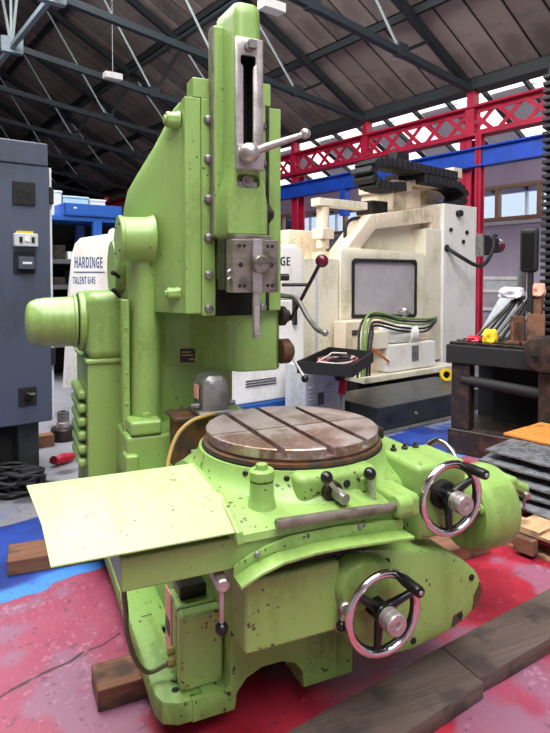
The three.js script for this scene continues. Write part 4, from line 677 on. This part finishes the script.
{
  const a = at('cnc_lathe', 'white lathe with blue lettering beside the slate cabinet', 'lathe', 2.1, 5.7);
  const slope = Math.atan2(0.14, 0.68), put = (g) => { g.rotateX(-slope); return g; };
  a.m('plinth', a.b(1.92, 2.55, 0, 0.42, 5.5, 5.85, 0.015), M.blueBase); a.m('body', a.b(1.98, 2.55, 0.42, 1.7, 5.55, 5.85, 0.03), M.white);
  a.m('door_panel', a.z([[1.70, 0.40], [1.76, 1.3], [1.80, 1.64], [1.83, 1.73], [1.88, 1.785], [2.19, 1.845], [2.15, 1.3], [2.12, 0.40]], 5.47, 5.54, 0.012), M.white);
  a.m('door_edge', a.z([[2.14, 0.40], [2.17, 1.3], [2.21, 1.80], [2.235, 1.80], [2.20, 1.3], [2.165, 0.40]], 5.48, 5.53, 0), M.rackBlue);
  a.m('lettering', lettering('HARDINGE', 0.105, 0.36), M.letterBlue).position.copy(a.p(1.80, 1.505, 5.47)); a.m('lettering', lettering('TALENT 6/45', 0.07, 0.37), M.letterBlue).position.copy(a.p(1.785, 1.355, 5.47));
  a.m('lettering_rule', a.b(1.80, 2.09, 1.463, 1.472, 5.465, 5.471, 0), M.letterBlue);
  const pn = a.m('control_panel', a.b(2.23, 2.5, 0.85, 1.7, 5.4, 5.52, 0.01), M.blackMatt); a.m('panel_hood', a.b(2.2, 2.52, 1.70, 1.9, 5.38, 5.7, 0.05, 4), M.white, pn);
  a.m('indicator', a.b(2.26, 2.28, 1.6, 1.64, 5.39, 5.402, 0), M.ledGreen, pn); a.m('indicator', a.b(2.32, 2.38, 1.84, 1.87, 5.37, 5.385, 0), M.ledGreen, pn);
  a.m('stop_plate', cyl(a.p(2.29, 1.5, 5.4), a.p(2.29, 1.5, 5.38), 0.04, 0.003), M.yellow, pn); a.m('stop_button', cyl(a.p(2.29, 1.5, 5.38), a.p(2.29, 1.5, 5.34), 0.03, 0.006), M.redPlastic, pn);
  const b = at('cnc_lathe', 'white lathe behind the green machine beside the cream enclosure', 'lathe', 3.2, 4.8);
  b.m('plinth', b.b(2.6, 3.74, 0, 0.24, 4.46, 5.3, 0.015), M.blueBase); b.m('body', b.b(2.6, 3.76, 0.24, 1.2, 4.5, 5.3, 0.02), M.white);
  b.m('upper_cover', b.z([[2.6, 1.2], [2.6, 1.7], [2.64, 1.74], [3.66, 1.74], [3.72, 1.70], [3.75, 1.6], [3.76, 1.2]], 4.5, 5.3, 0.02), M.white);
  b.m('lettering', lettering('HARDINGE', 0.085, 0.85), M.letterDark).position.copy(b.p(3.06, 1.53, 4.5));
  b.m('door_handle', b.b(3.6, 3.63, 0.95, 1.2, 4.45, 4.51, 0.008), M.black);
  for (let i = 0; i < 3; i++) b.m('vent_slot', b.b(3.05, 3.4, 0.40 + i * 0.025, 0.408 + i * 0.025, 4.49, 4.502, 0), M.blackMatt);
  b.m('warning_plate', b.b(2.93, 3.03, 0.1, 0.2, 4.45, 4.461, 0), M.black);
}
{ // cream machining centre
  const k = at('machining_centre', 'cream machining centre with a dark gasketed window and black cable chain', 'machine tool', 5.6, 5.5);
  // enclosure front with its window, side panel, bed
  const win = [[4.90, 0.96], [5.98, 0.92], [6.01, 0.95], [6.01, 1.58], [5.98, 1.61], [4.93, 1.61], [4.90, 1.58]];
  k.m('enclosure_door', k.z([[4.70, 0.55], [6.22, 0.55], [6.22, 1.68], [6.18, 1.72], [4.75, 1.76], [4.70, 1.72]], 4.98, 5.06, 0.01, [win]), M.cream);
  k.m('window_gasket', k.z([[4.875, 0.935], [5.99, 0.895], [6.035, 0.93], [6.035, 1.6], [6.0, 1.635], [4.915, 1.635], [4.875, 1.6]], 4.965, 4.985, 0.004, [[[4.915, 0.975], [5.97, 0.935], [5.995, 0.955], [5.995, 1.575], [5.975, 1.595], [4.94, 1.595], [4.915, 1.57]]]), M.rubber);
  k.m('window_pane', k.b(4.9, 6.01, 0.92, 1.61, 5.0, 5.012, 0), M.paneGrey, undefined, 'grey window pane with reflection put into its colour');
  k.m('side_panel', k.b(4.05, 4.69, 0.3, 1.63, 5.0, 5.9, 0.012), M.cream); k.m('side_panel', k.b(4.32, 4.36, 0.3, 1.62, 4.985, 5.0, 0.003), M.paleGrey);
  k.m('rear_box', k.b(4.35, 4.95, 1.63, 1.98, 5.5, 6.3, 0.02), M.creamRust);
  k.m('enclosure_body', k.b(4.7, 6.3, 0.3, 1.72, 5.07, 6.4, 0.01), M.cream);
  // arched upper frame
  k.m('upper_frame', k.z([[4.80, 1.72], [5.24, 2.17], [6.56, 2.37], [6.56, 2.22], [6.55, 1.72], [6.4, 1.72], [6.38, 2.14], [5.32, 2.0], [5.02, 1.72]], 5.02, 5.3, 0.008), M.creamRust);
  k.m('recess_panel', k.z([[4.95, 1.72], [5.3, 2.05], [6.45, 2.2], [6.45, 1.72]], 5.2, 5.3, 0.004), M.cream);
  k.m('door_jamb', k.b(6.24, 6.56, 0.3, 2.05, 5.0, 5.3, 0.008), M.cream);
  const col = k.m('right_column', k.b(6.57, 7.32, 0.15, 2.40, 4.97, 6.2, 0.015), M.white);
  for (const [v, y] of [[6.72, 2.05], [7.08, 2.03], [7.0, 1.9]]) k.m('cap_screw', cyl(k.p(v, y, 4.975), k.p(v, y, 4.95), 0.03, 0.004, 14), M.darkSteel, col);
  k.m('grommet', cyl(k.p(6.64, 1.8, 4.98), k.p(6.64, 1.8, 4.95), 0.05, 0.006), M.rubber, col); k.m('knob', cyl(k.p(6.88, 2.28, 4.98), k.p(6.86, 2.28, 4.9), 0.045, 0.006), M.rubber, col);
  k.m('motor_cable', tube([k.p(6.64, 1.8, 4.96), k.p(6.72, 1.68, 4.8), k.p(6.95, 1.57, 4.72), k.p(7.2, 1.6, 4.75), k.p(7.38, 1.8, 4.75), k.p(7.45, 1.98, 4.78), k.p(7.6, 2.0, 4.84)], 0.026, 50, 10), M.rubber);
  const mo = k.m('servo_motor', [k.b(7.3, 7.5, 1.72, 2.0, 4.86, 5.06, 0.015), k.b(7.5, 7.75, 1.76, 1.97, 4.88, 5.05, 0.02)], M.rubber); k.m('motor_cap', [cyl(k.p(7.74, 1.865, 4.97), k.p(7.9, 1.865, 4.97), 0.1, 0.02), ], M.maroon, mo); k.m('motor_flange', k.b(7.29, 7.33, 1.7, 2.02, 4.85, 5.07, 0.005), M.greyCast, mo);
  // head assembly and cable chains on top
  k.m('head_block', [k.b(5.95, 6.5, 2.3, 2.62, 5.3, 5.9, 0.015), k.b(5.9, 6.2, 2.55, 2.68, 5.2, 5.9, 0.01)], M.creamRust);
  k.m('head_block', k.b(6.75, 7.05, 2.4, 2.9, 5.4, 5.9, 0.012), M.creamRust);
  k.m('top_bracket', [k.b(6.95, 7.15, 2.8, 2.94, 5.1, 5.3, 0.008), k.b(6.2, 6.8, 2.63, 2.7, 5.15, 5.6, 0.006)], M.creamRust);
  k.m('actuator', k.b(5.55, 5.85, 2.22, 2.4, 5.3, 5.6, 0.02), M.darkSteel); k.m('actuator', k.b(6.1, 6.3, 2.62, 2.8, 5.35, 5.6, 0.01), M.darkSteel);
  k.m('junction_block', k.b(5.95, 6.2, 2.92, 3.06, 5.25, 5.4, 0.01), M.rubber);
  const chain = (pts, n, w) => { const c = new THREE.CatmullRomCurve3(pts.map(([v, y]) => k.p(v, y, 5.15))); for (let i = 0; i < n; i++) { const p = c.getPointAt((i + 0.5) / n), t = c.getTangentAt((i + 0.5) / n), g = new RoundedBoxGeometry(c.getLength() / n * 0.86, 0.115, w, 1, 0.012); g.rotateZ(Math.atan2(t.y, t.x)); g.translate(p.x, p.y, p.z); k.m('chain_link', g, M.rubber); } };
  chain([[5.85, 2.56], [5.55, 2.54], [5.32, 2.58], [5.24, 2.68], [5.32, 2.79], [5.55, 2.83], [6.1, 2.82], [6.9, 2.80]], 26, 0.34);
  chain([[6.2, 2.70], [6.6, 2.69], [6.95, 2.66], [7.1, 2.55], [7.02, 2.44], [6.85, 2.40]], 13, 0.34);
  k.m('valve_pillar', [cyl(k.p(4.62, 1.75, 5.2), k.p(4.62, 2.24, 5.2), 0.075, 0.01, 20), k.b(4.53, 4.71, 1.86, 1.98, 5.1, 5.3, 0.01)], M.creamRust); k.m('pillar_arm', k.b(4.5, 5.28, 2.24, 2.33, 5.12, 5.28, 0.008), M.cream);
  k.m('conduit', tube([k.p(4.98, 1.76, 5.2), k.p(5.0, 2.05, 5.2), k.p(5.1, 2.12, 5.2), k.p(5.4, 2.15, 5.2)], 0.022, 30, 8), M.rubber);
  // bed ledge, machining fixtures in front of the window
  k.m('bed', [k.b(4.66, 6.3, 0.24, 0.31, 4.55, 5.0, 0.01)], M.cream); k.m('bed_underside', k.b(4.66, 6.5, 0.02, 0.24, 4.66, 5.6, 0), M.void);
  k.m('rear_fixture', [k.b(4.56, 5.2, 0.3, 0.92, 4.75, 4.95, 0.012)], M.creamRust); k.m('dial_gauge', k.b(4.66, 4.76, 0.76, 0.82, 4.74, 4.75, 0), M.letterDark);
  const fx = k.m('pump_tank', k.b(5.08, 5.95, 0.32, 0.63, 4.6, 4.95, 0.012), M.white); k.m('rating_plate', k.b(5.5, 5.62, 0.42, 0.6, 4.592, 4.601, 0), M.greyCast, fx);
  k.m('small_box', k.b(4.74, 5.1, 0.6, 0.8, 4.6, 4.8, 0.012), M.cream);
  const pm = k.m('pump_motor', [cyl(k.p(5.1, 0.74, 4.78), k.p(5.5, 0.74, 4.7), 0.11, 0.01, 28)], M.white); k.m('fan_cowl', cyl(k.p(5.5, 0.74, 4.7), k.p(5.62, 0.74, 4.68), 0.125, 0.015, 28), M.white, pm); k.m('fan_grille', cyl(k.p(5.615, 0.74, 4.68), k.p(5.625, 0.74, 4.678), 0.09, 0.002, 24), M.greyBin, pm);
  k.m('brass_fitting', [cyl(k.p(5.7, 0.68, 4.75), k.p(5.95, 0.68, 4.75), 0.05, 0.01, 16)], M.creamRust);
  k.m('valve', [ball(k.p(5.6, 1.0, 4.8), 0.06, 14), cyl(k.p(5.6, 0.85, 4.8), k.p(5.6, 1.08, 4.8), 0.03), cyl(k.p(5.5, 0.98, 4.8), k.p(5.72, 0.98, 4.8), 0.022)], M.steel);
  for (const [m2, dy, du] of [[M.rubber, 0.03, 0], [M.greenHose, 0.06, 0.06], [M.greenHose, 0.0, 0.1], [M.rubber, -0.05, 0.14], [M.rubber, -0.09, 0.18]]) k.m('hose', tube([k.p(4.45 + du, 0.35, 4.45), k.p(4.46 + du, 0.6, 4.45), k.p(4.55 + du, 0.88 + dy, 4.5), k.p(4.85, 0.96 + dy, 4.6), k.p(5.3, 0.88 + dy, 4.6), k.p(5.8, 0.84 + dy, 4.65), k.p(6.25, 0.86 + dy * 0.4, 4.85), k.p(6.5, 0.86 + dy * 0.3, 5.02)], 0.013, 60, 8), m2);
  k.m('orange_lead', tube([k.p(4.8, 0.62, 4.58), k.p(4.95, 0.52, 4.56), k.p(5.08, 0.45, 4.58)], 0.014, 20, 8), M.orangeCable);
}
{ // dark slab, grey vented cabinet, drip tray of cables, red handle
  const s = at('machine_bed', 'low dark steel machine bed in front of the cream machining centre', 'machine bed', 4.6, 4.0);
  s.m('slab', s.b(3.93, 5.72, 0.0, 0.235, 3.67, 4.42, 0.01), M.slab); s.m('eye_bolt', cyl(s.p(4.45, 0.12, 3.675), s.p(4.45, 0.12, 3.65), 0.014, 0.002, 12), M.steel);
  s.m('edge_strip', s.b(3.9, 5.72, 0, 0.02, 3.6, 3.66, 0.003), M.greyCast);
  const g = at('vented_cabinet', 'grey vented cabinet under the black drip tray', 'cabinet', 3.55, 4.2);
  g.m('body', g.b(3.40, 3.89, 0, 0.62, 4.05, 4.36, 0.012), M.paleGrey);
  for (let i = 0; i < 7; i++) { g.m('louvre', g.b(3.43, 3.51, 0.2 + i * 0.035, 0.215 + i * 0.035, 4.035, 4.06, 0.004), M.paleGrey); g.m('louvre', g.b(3.64, 3.72, 0.2 + i * 0.035, 0.215 + i * 0.035, 4.035, 4.06, 0.004), M.paleGrey); }
  g.m('mesh_plate', g.b(3.54, 3.61, 0.25, 0.36, 4.04, 4.055, 0), M.greyBin); g.m('cable_gland', cyl(g.p(3.80, 0.5, 4.06), g.p(3.80, 0.5, 4.0), 0.055, 0.01), M.darkSteel);
  const t = at('drip_tray', 'black steel drip tray holding loose cables', 'tray', 3.55, 3.85);
  const q = [[3.10, 3.80], [3.97, 4.36], [4.06, 3.86], [3.32, 3.38]].map(([v, u]) => [v - 3.55, 3.85 - u]);
  t.m('tray_floor', extY(q, 0.622, 0.632, 0.001), M.blackMatt);
  q.forEach((a2, i) => { const b2 = q[(i + 1) % 4]; t.m('tray_side', bar(V3(a2[0], 0.672, a2[1]), V3(b2[0], 0.672, b2[1]), 0.014, 0.1), M.blackMatt); });
  for (const [mat, lab, ph] of [[M.pinkCable, 'dull pink cable coiled in the drip tray', 0], [M.paleCable, 'pale cable looped in the drip tray', 1.4], [M.rubber, 'black cable curled in the drip tray', 2.9]]) {
    const pts = []; for (let i = 0; i < 16; i++) { const a = i * 0.75 + ph; pts.push(V3(0.26 * Math.cos(a) + 0.07 * Math.sin(i + ph), 0.648 + 0.005 * i * (0.6 + 0.3 * Math.sin(ph)), 0.14 * Math.sin(a) + 0.04 * Math.cos(2 * i))); }
    const c = mk('loose_cable', tube(pts, 0.009, 120, 6), mat); c.position.copy(hallPoint(3.6, 0, 3.85)); c.rotation.y = HALL + 0.5; tag(c, lab, 'cable');
  }
  const h = at('red_lever', 'steel lever with a red grip beside the vented cabinet', 'lever', 3.7, 3.85);
  h.m('rod', cyl(h.p(3.52, 0.0, 3.75), h.p(3.66, 0.36, 3.86), 0.014, 0.002, 12), M.greyCast); h.m('grip', cyl(h.p(3.66, 0.36, 3.86), h.p(3.72, 0.48, 3.9), 0.036, 0.01, 16), M.redPlastic);
}
{ // dark bench at the right, set askew to the hall, with tooling and stock
  const ORG = onFloor(447, 452), BT = -40 * Math.PI / 180;
  const bp = (x, y, z) => V3(ORG.x + Math.cos(BT) * x + Math.sin(BT) * z, y, ORG.z - Math.sin(BT) * x + Math.cos(BT) * z);
  const on = (name, label, cat, x, z, group) => { const o = thing(name, label, cat, bp(x, 0, z), BT, group); return { b: (a, b, c, d, e, f, r2 = 0.005, s = 2) => B(a - x, b - x, c, d, e - z, f - z, r2, s), p: (a, y, c) => V3(a - x, y, c - z), m: (n, g, mat, par = o) => mk(n, g, mat, par), e: (pts, z0, z1, bev = 0.004) => extZ(pts.map(([a, y]) => [a - x, y]), z0 - z, z1 - z, bev) }; };
  const k = on('steel_bench', 'black heavy steel bench frame with a roller bar', 'bench', 0.9, -0.4);
  k.m('bench_top', k.b(-0.02, 1.8, 0.73, 0.88, -0.75, 0.0, 0.012), M.blackMatt);
  for (let i = 0; i < 5; i++) k.m('top_rail', k.b(0.0, 1.78, 0.88, 0.905, -0.07 - i * 0.14, -0.02 - i * 0.14, 0.004), M.darkSteel);
  k.m('leg', k.b(0.02, 0.17, 0.2, 0.73, -0.14, -0.02, 0.01), M.darkRust); k.m('leg', k.b(0.02, 0.17, 0.2, 0.73, -0.72, -0.6, 0.01), M.blackMatt); k.m('leg', k.b(0.7, 0.86, 0.0, 0.73, -0.1, 0.02, 0.01), M.darkRust);
  k.m('brace', bar(k.p(0.03, 0.42, -0.06), k.p(0.12, 0.73, -0.06), 0.03, 0.02), M.darkSteel);
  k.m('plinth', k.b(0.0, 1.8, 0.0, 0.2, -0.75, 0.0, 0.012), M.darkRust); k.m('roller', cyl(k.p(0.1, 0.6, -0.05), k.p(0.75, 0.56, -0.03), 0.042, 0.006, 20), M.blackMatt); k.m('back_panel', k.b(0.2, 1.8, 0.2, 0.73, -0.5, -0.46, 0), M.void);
  const rs2 = on('rust_bracket', 'rusty cast bracket on the bench front', 'bracket', 0.72, 0.06); rs2.m('casting', rs2.e([[0.62, 0.84], [0.64, 0.78], [0.72, 0.74], [0.95, 0.74], [0.95, 1.02], [0.68, 1.0], [0.61, 0.93]], 0.025, 0.1, 0.02), M.darkRust); rs2.m('bolt', cyl(rs2.p(0.7, 0.85, 0.095), rs2.p(0.7, 0.85, 0.115), 0.02), M.darkSteel);
  const bl = on('bellows_column', 'tall black bellows covered column behind the bench', 'machine column', 0.85, -1.1); bl.m('core', bl.b(0.50, 1.1, 0, 3.2, -1.4, -0.84, 0), M.blackMatt);
  for (let y = 0.95, i = 0; y < 3.15; y += 0.06, i++) bl.m('bellows_fold', bl.b(0.465, 1.13, y, y + 0.032, -1.43, -0.81, 0.006), M.rubber);
  const sc = on('black_monitor', 'black rounded monitor standing above the bench', 'monitor', 0.5, -0.35); sc.m('screen_case', sc.b(0.44, 0.58, 1.46, 1.82, -0.4, -0.33, 0.035, 4), M.rubber); sc.m('bezel', sc.b(0.462, 0.558, 1.5, 1.78, -0.332, -0.324, 0.003), M.black); sc.m('stem', sc.b(0.5, 0.54, 0.906, 1.48, -0.39, -0.35, 0.006), M.blackMatt);
  const pl = on('grey_sheet', 'pale grey metal sheet leaning behind the steel bars', 'sheet', 0.25, -0.62); pl.m('sheet', pl.e([[0.0, 0.906], [0.36, 0.906], [0.44, 1.3], [0.2, 1.27]], -0.66, -0.64, 0.002), M.paleGrey);
  const els = on('pipe_elbow', 'grey pipe elbow beside the black monitor', 'pipe', 0.4, -0.55); els.m('pipe', tube([els.p(0.40, 0.906, -0.55), els.p(0.40, 1.45, -0.55), els.p(0.42, 1.56, -0.55), els.p(0.5, 1.6, -0.55)], 0.035, 30, 12), M.greyCast);
  for (let i = 0; i < 7; i++) { const q = on('steel_bar', 'slim steel bar leaning on the bench with others', 'bar', 0.2, -0.3, 'bars leaning on the bench'); const a0 = q.p(0.14 + i * 0.05, 0.918, -0.2 - 0.02 * (i % 3)), a1 = q.p(0.36 + i * 0.032, 1.22 + 0.03 * (i % 3), -0.42 - 0.02 * (i % 3)), t = a1.clone().sub(a0).normalize(); q.m('bar', cyl(a0, a1, 0.012, 0.003, 10), i % 3 ? M.blackMatt : M.darkSteel); q.m('tip', cyl(a1, a1.clone().addScaledVector(t, 0.02), 0.014, 0.002, 10), M.steel); }
  const rag = (n, lab, x, y, z, sx, sy, sz, mat) => { const g = new THREE.IcosahedronGeometry(1, 4), p = g.attributes.position; for (let i = 0; i < p.count; i++) { const a = p.getX(i), yy = p.getY(i), c = p.getZ(i), d = 0.7 + 0.6 * vnoise(a * 2 + 5, c * 2 + yy * 2 + 9, 77); p.setXYZ(i, a * d * sx, Math.max(yy * d, -0.5) * sy, c * d * sz); } g.computeVertexNormals(); const o = mk(n, g, mat); o.position.copy(bp(x, y + 0.5 * sy, z)); o.rotation.y = BT; tag(o, lab, 'cloth'); };
  rag('white_rag', 'crumpled white cloth lying over the leaning bars', 0.36, 1.25, -0.45, 0.11, 0.06, 0.08, M.cloth);
  rag('yellow_rag', 'yellow cloth tucked between bars on the bench', 0.3, 0.906, -0.12, 0.06, 0.07, 0.05, M.yellow);
  rag('pink_rag', 'pinkish cloth bundle above the rusty angle plates', 0.56, 1.27, -0.42, 0.07, 0.07, 0.06, M.pinkTag);
  rag('crimson_rag', 'small crimson cloth beside the grey sheet', 0.17, 0.906, -0.12, 0.06, 0.03, 0.04, M.redPlastic);
  const wd = on('wood_prop', 'brown wooden post holding the cloth bundle', 'timber', 0.56, -0.42); wd.m('post', wd.b(0.52, 0.6, 0.906, 1.27, -0.45, -0.38, 0.004), M.timber);
  const an = on('angle_plate', 'rusty brown angle plate standing on the bench', 'angle plate', 0.48, -0.15); an.m('upright', an.b(0.42, 0.53, 0.906, 1.12, -0.22, -0.2, 0.004), M.rustSteel); an.m('foot', an.b(0.42, 0.53, 0.906, 0.93, -0.2, -0.08, 0.004), M.rustSteel); an.m('web', an.b(0.465, 0.48, 0.93, 1.08, -0.2, -0.1, 0.003), M.timber);
  const a2 = on('angle_plate', 'larger rust red angle plate next to the bellows', 'angle plate', 0.6, -0.15); a2.m('upright', a2.b(0.55, 0.68, 0.906, 1.14, -0.22, -0.2, 0.004), M.timber); a2.m('foot', a2.b(0.55, 0.68, 0.906, 0.93, -0.2, -0.08, 0.004), M.rustSteel);
  const yb = mk('yellow_tape', lathe([[0.04, 0], [0.07, 0], [0.07, 0.05], [0.04, 0.05]], V3(0, 0, 0), V3(0, 1, 0), 24), M.yellow); yb.rotation.x = 1.4; yb.position.copy(hallPoint(5.55, 0.31, 4.15)); tag(yb, 'yellow roll on the dark machine bed end', 'roll');
}
{ // pallet with checker plates and wood blocks
  const k = at('wooden_pallet', 'pale wooden pallet under the stacked checker plates', 'pallet', 3.4, 1.9);
  for (let i = 0; i < 3; i++) k.m('bottom_board', k.b(2.85 + i * 0.5, 2.97 + i * 0.5, 0, 0.02, 1.1, 2.35, 0.002), M.palletWood);
  for (let i = 0; i < 3; i++) for (let j = 0; j < 3; j++) k.m('block', k.b(2.85 + i * 0.5, 2.97 + i * 0.5, 0.02, 0.105, 1.12 + j * 0.54, 1.26 + j * 0.54, 0.003), M.timber);
  for (let i = 0; i < 3; i++) k.m('stringer', k.b(2.83 + i * 0.5, 2.99 + i * 0.5, 0.105, 0.122, 1.1, 2.35, 0.002), M.palletWood);
  for (let i = 0; i < 6; i++) k.m('deck_board', k.b(2.83, 4.0, 0.122, 0.14, 1.1 + i * 0.22, 1.24 + i * 0.22, 0.002), M.palletWood);
  const rows = [[3.02, 0.142, 'bent black checker plate lowest on the pallet'], [3.10, 0.185, 'second black checker plate up from the pallet'], [3.13, 0.235, 'torn edged checker plate in the middle of the stack'], [3.18, 0.29, 'checker plate next below the top of the stack'], [3.24, 0.345, 'uppermost checker plate with a torn corner']];
  rows.forEach(([v, y, lab], i) => {
    const o = at('checker_plate', lab, 'steel plate', v + 0.6, 1.7); const edge = []; for (let u = 1.0; u < 2.15; u += 0.08) edge.push([v - 3.8 + 3.8 + 0.006 * Math.sin(u * 23 + i * 2) , u]);
    const pts = [...edge.map(([a, u]) => [a - v - 0.6, 1.7 - u]), [-0.2, 1.7 - 2.16 - 0.05 * (i % 2)], [0.25, 1.7 - 2.24], [0.25, 0.7]];
    o.m('sheet', extY(pts, y, y + 0.012, 0.001), M.checker);
    if (i > 2) { const tr = boxUV(clean(new THREE.BoxGeometry(0.04, 0.004, 0.012))), list = []; for (let a = 0; a < 17; a++) for (let b = 0; b < 24; b++) { const g = new THREE.BoxGeometry(0.034, 0.005, 0.011); g.rotateY((a + b) % 2 ? 0.78 : -0.78); g.translate(-0.55 + a * 0.045, y + 0.013, 1.7 - 1.05 - 0.6 + 0.62 - b * 0.045); list.push(g); } const tm = o.m('tread_pattern', list, M.checker); tm.userData.kind = 'stuff'; }
    for (const [bx, bu] of [[0.15, 1.25], [0.15, 1.95], [0.55, 1.6]]) if (i < 4) { const top = rows[i + 1][1], sp = o.m('spacer', B(bx - 0.6, bx - 0.5, y + 0.012, top, 1.7 - bu - 0.05, 1.7 - bu + 0.05, 0), M.darkBoard); }
  });
  const pw = at('ply_sheet', 'orange plywood sheet lying on the checker plates', 'plywood', 3.9, 1.95); pw.m('sheet', pw.b(3.6, 4.08, 0.363, 0.378, 1.2, 2.22, 0.002), M.orangePly);
  const wb = at('wood_block', 'brown wood block wedged in the pallet side', 'timber', 2.9, 1.6); wb.m('block', wb.b(2.79, 2.84, 0.021, 0.1, 1.55, 1.66, 0.004), M.timber);
}
console.log('rest done');

renderer.render(scene, camera);
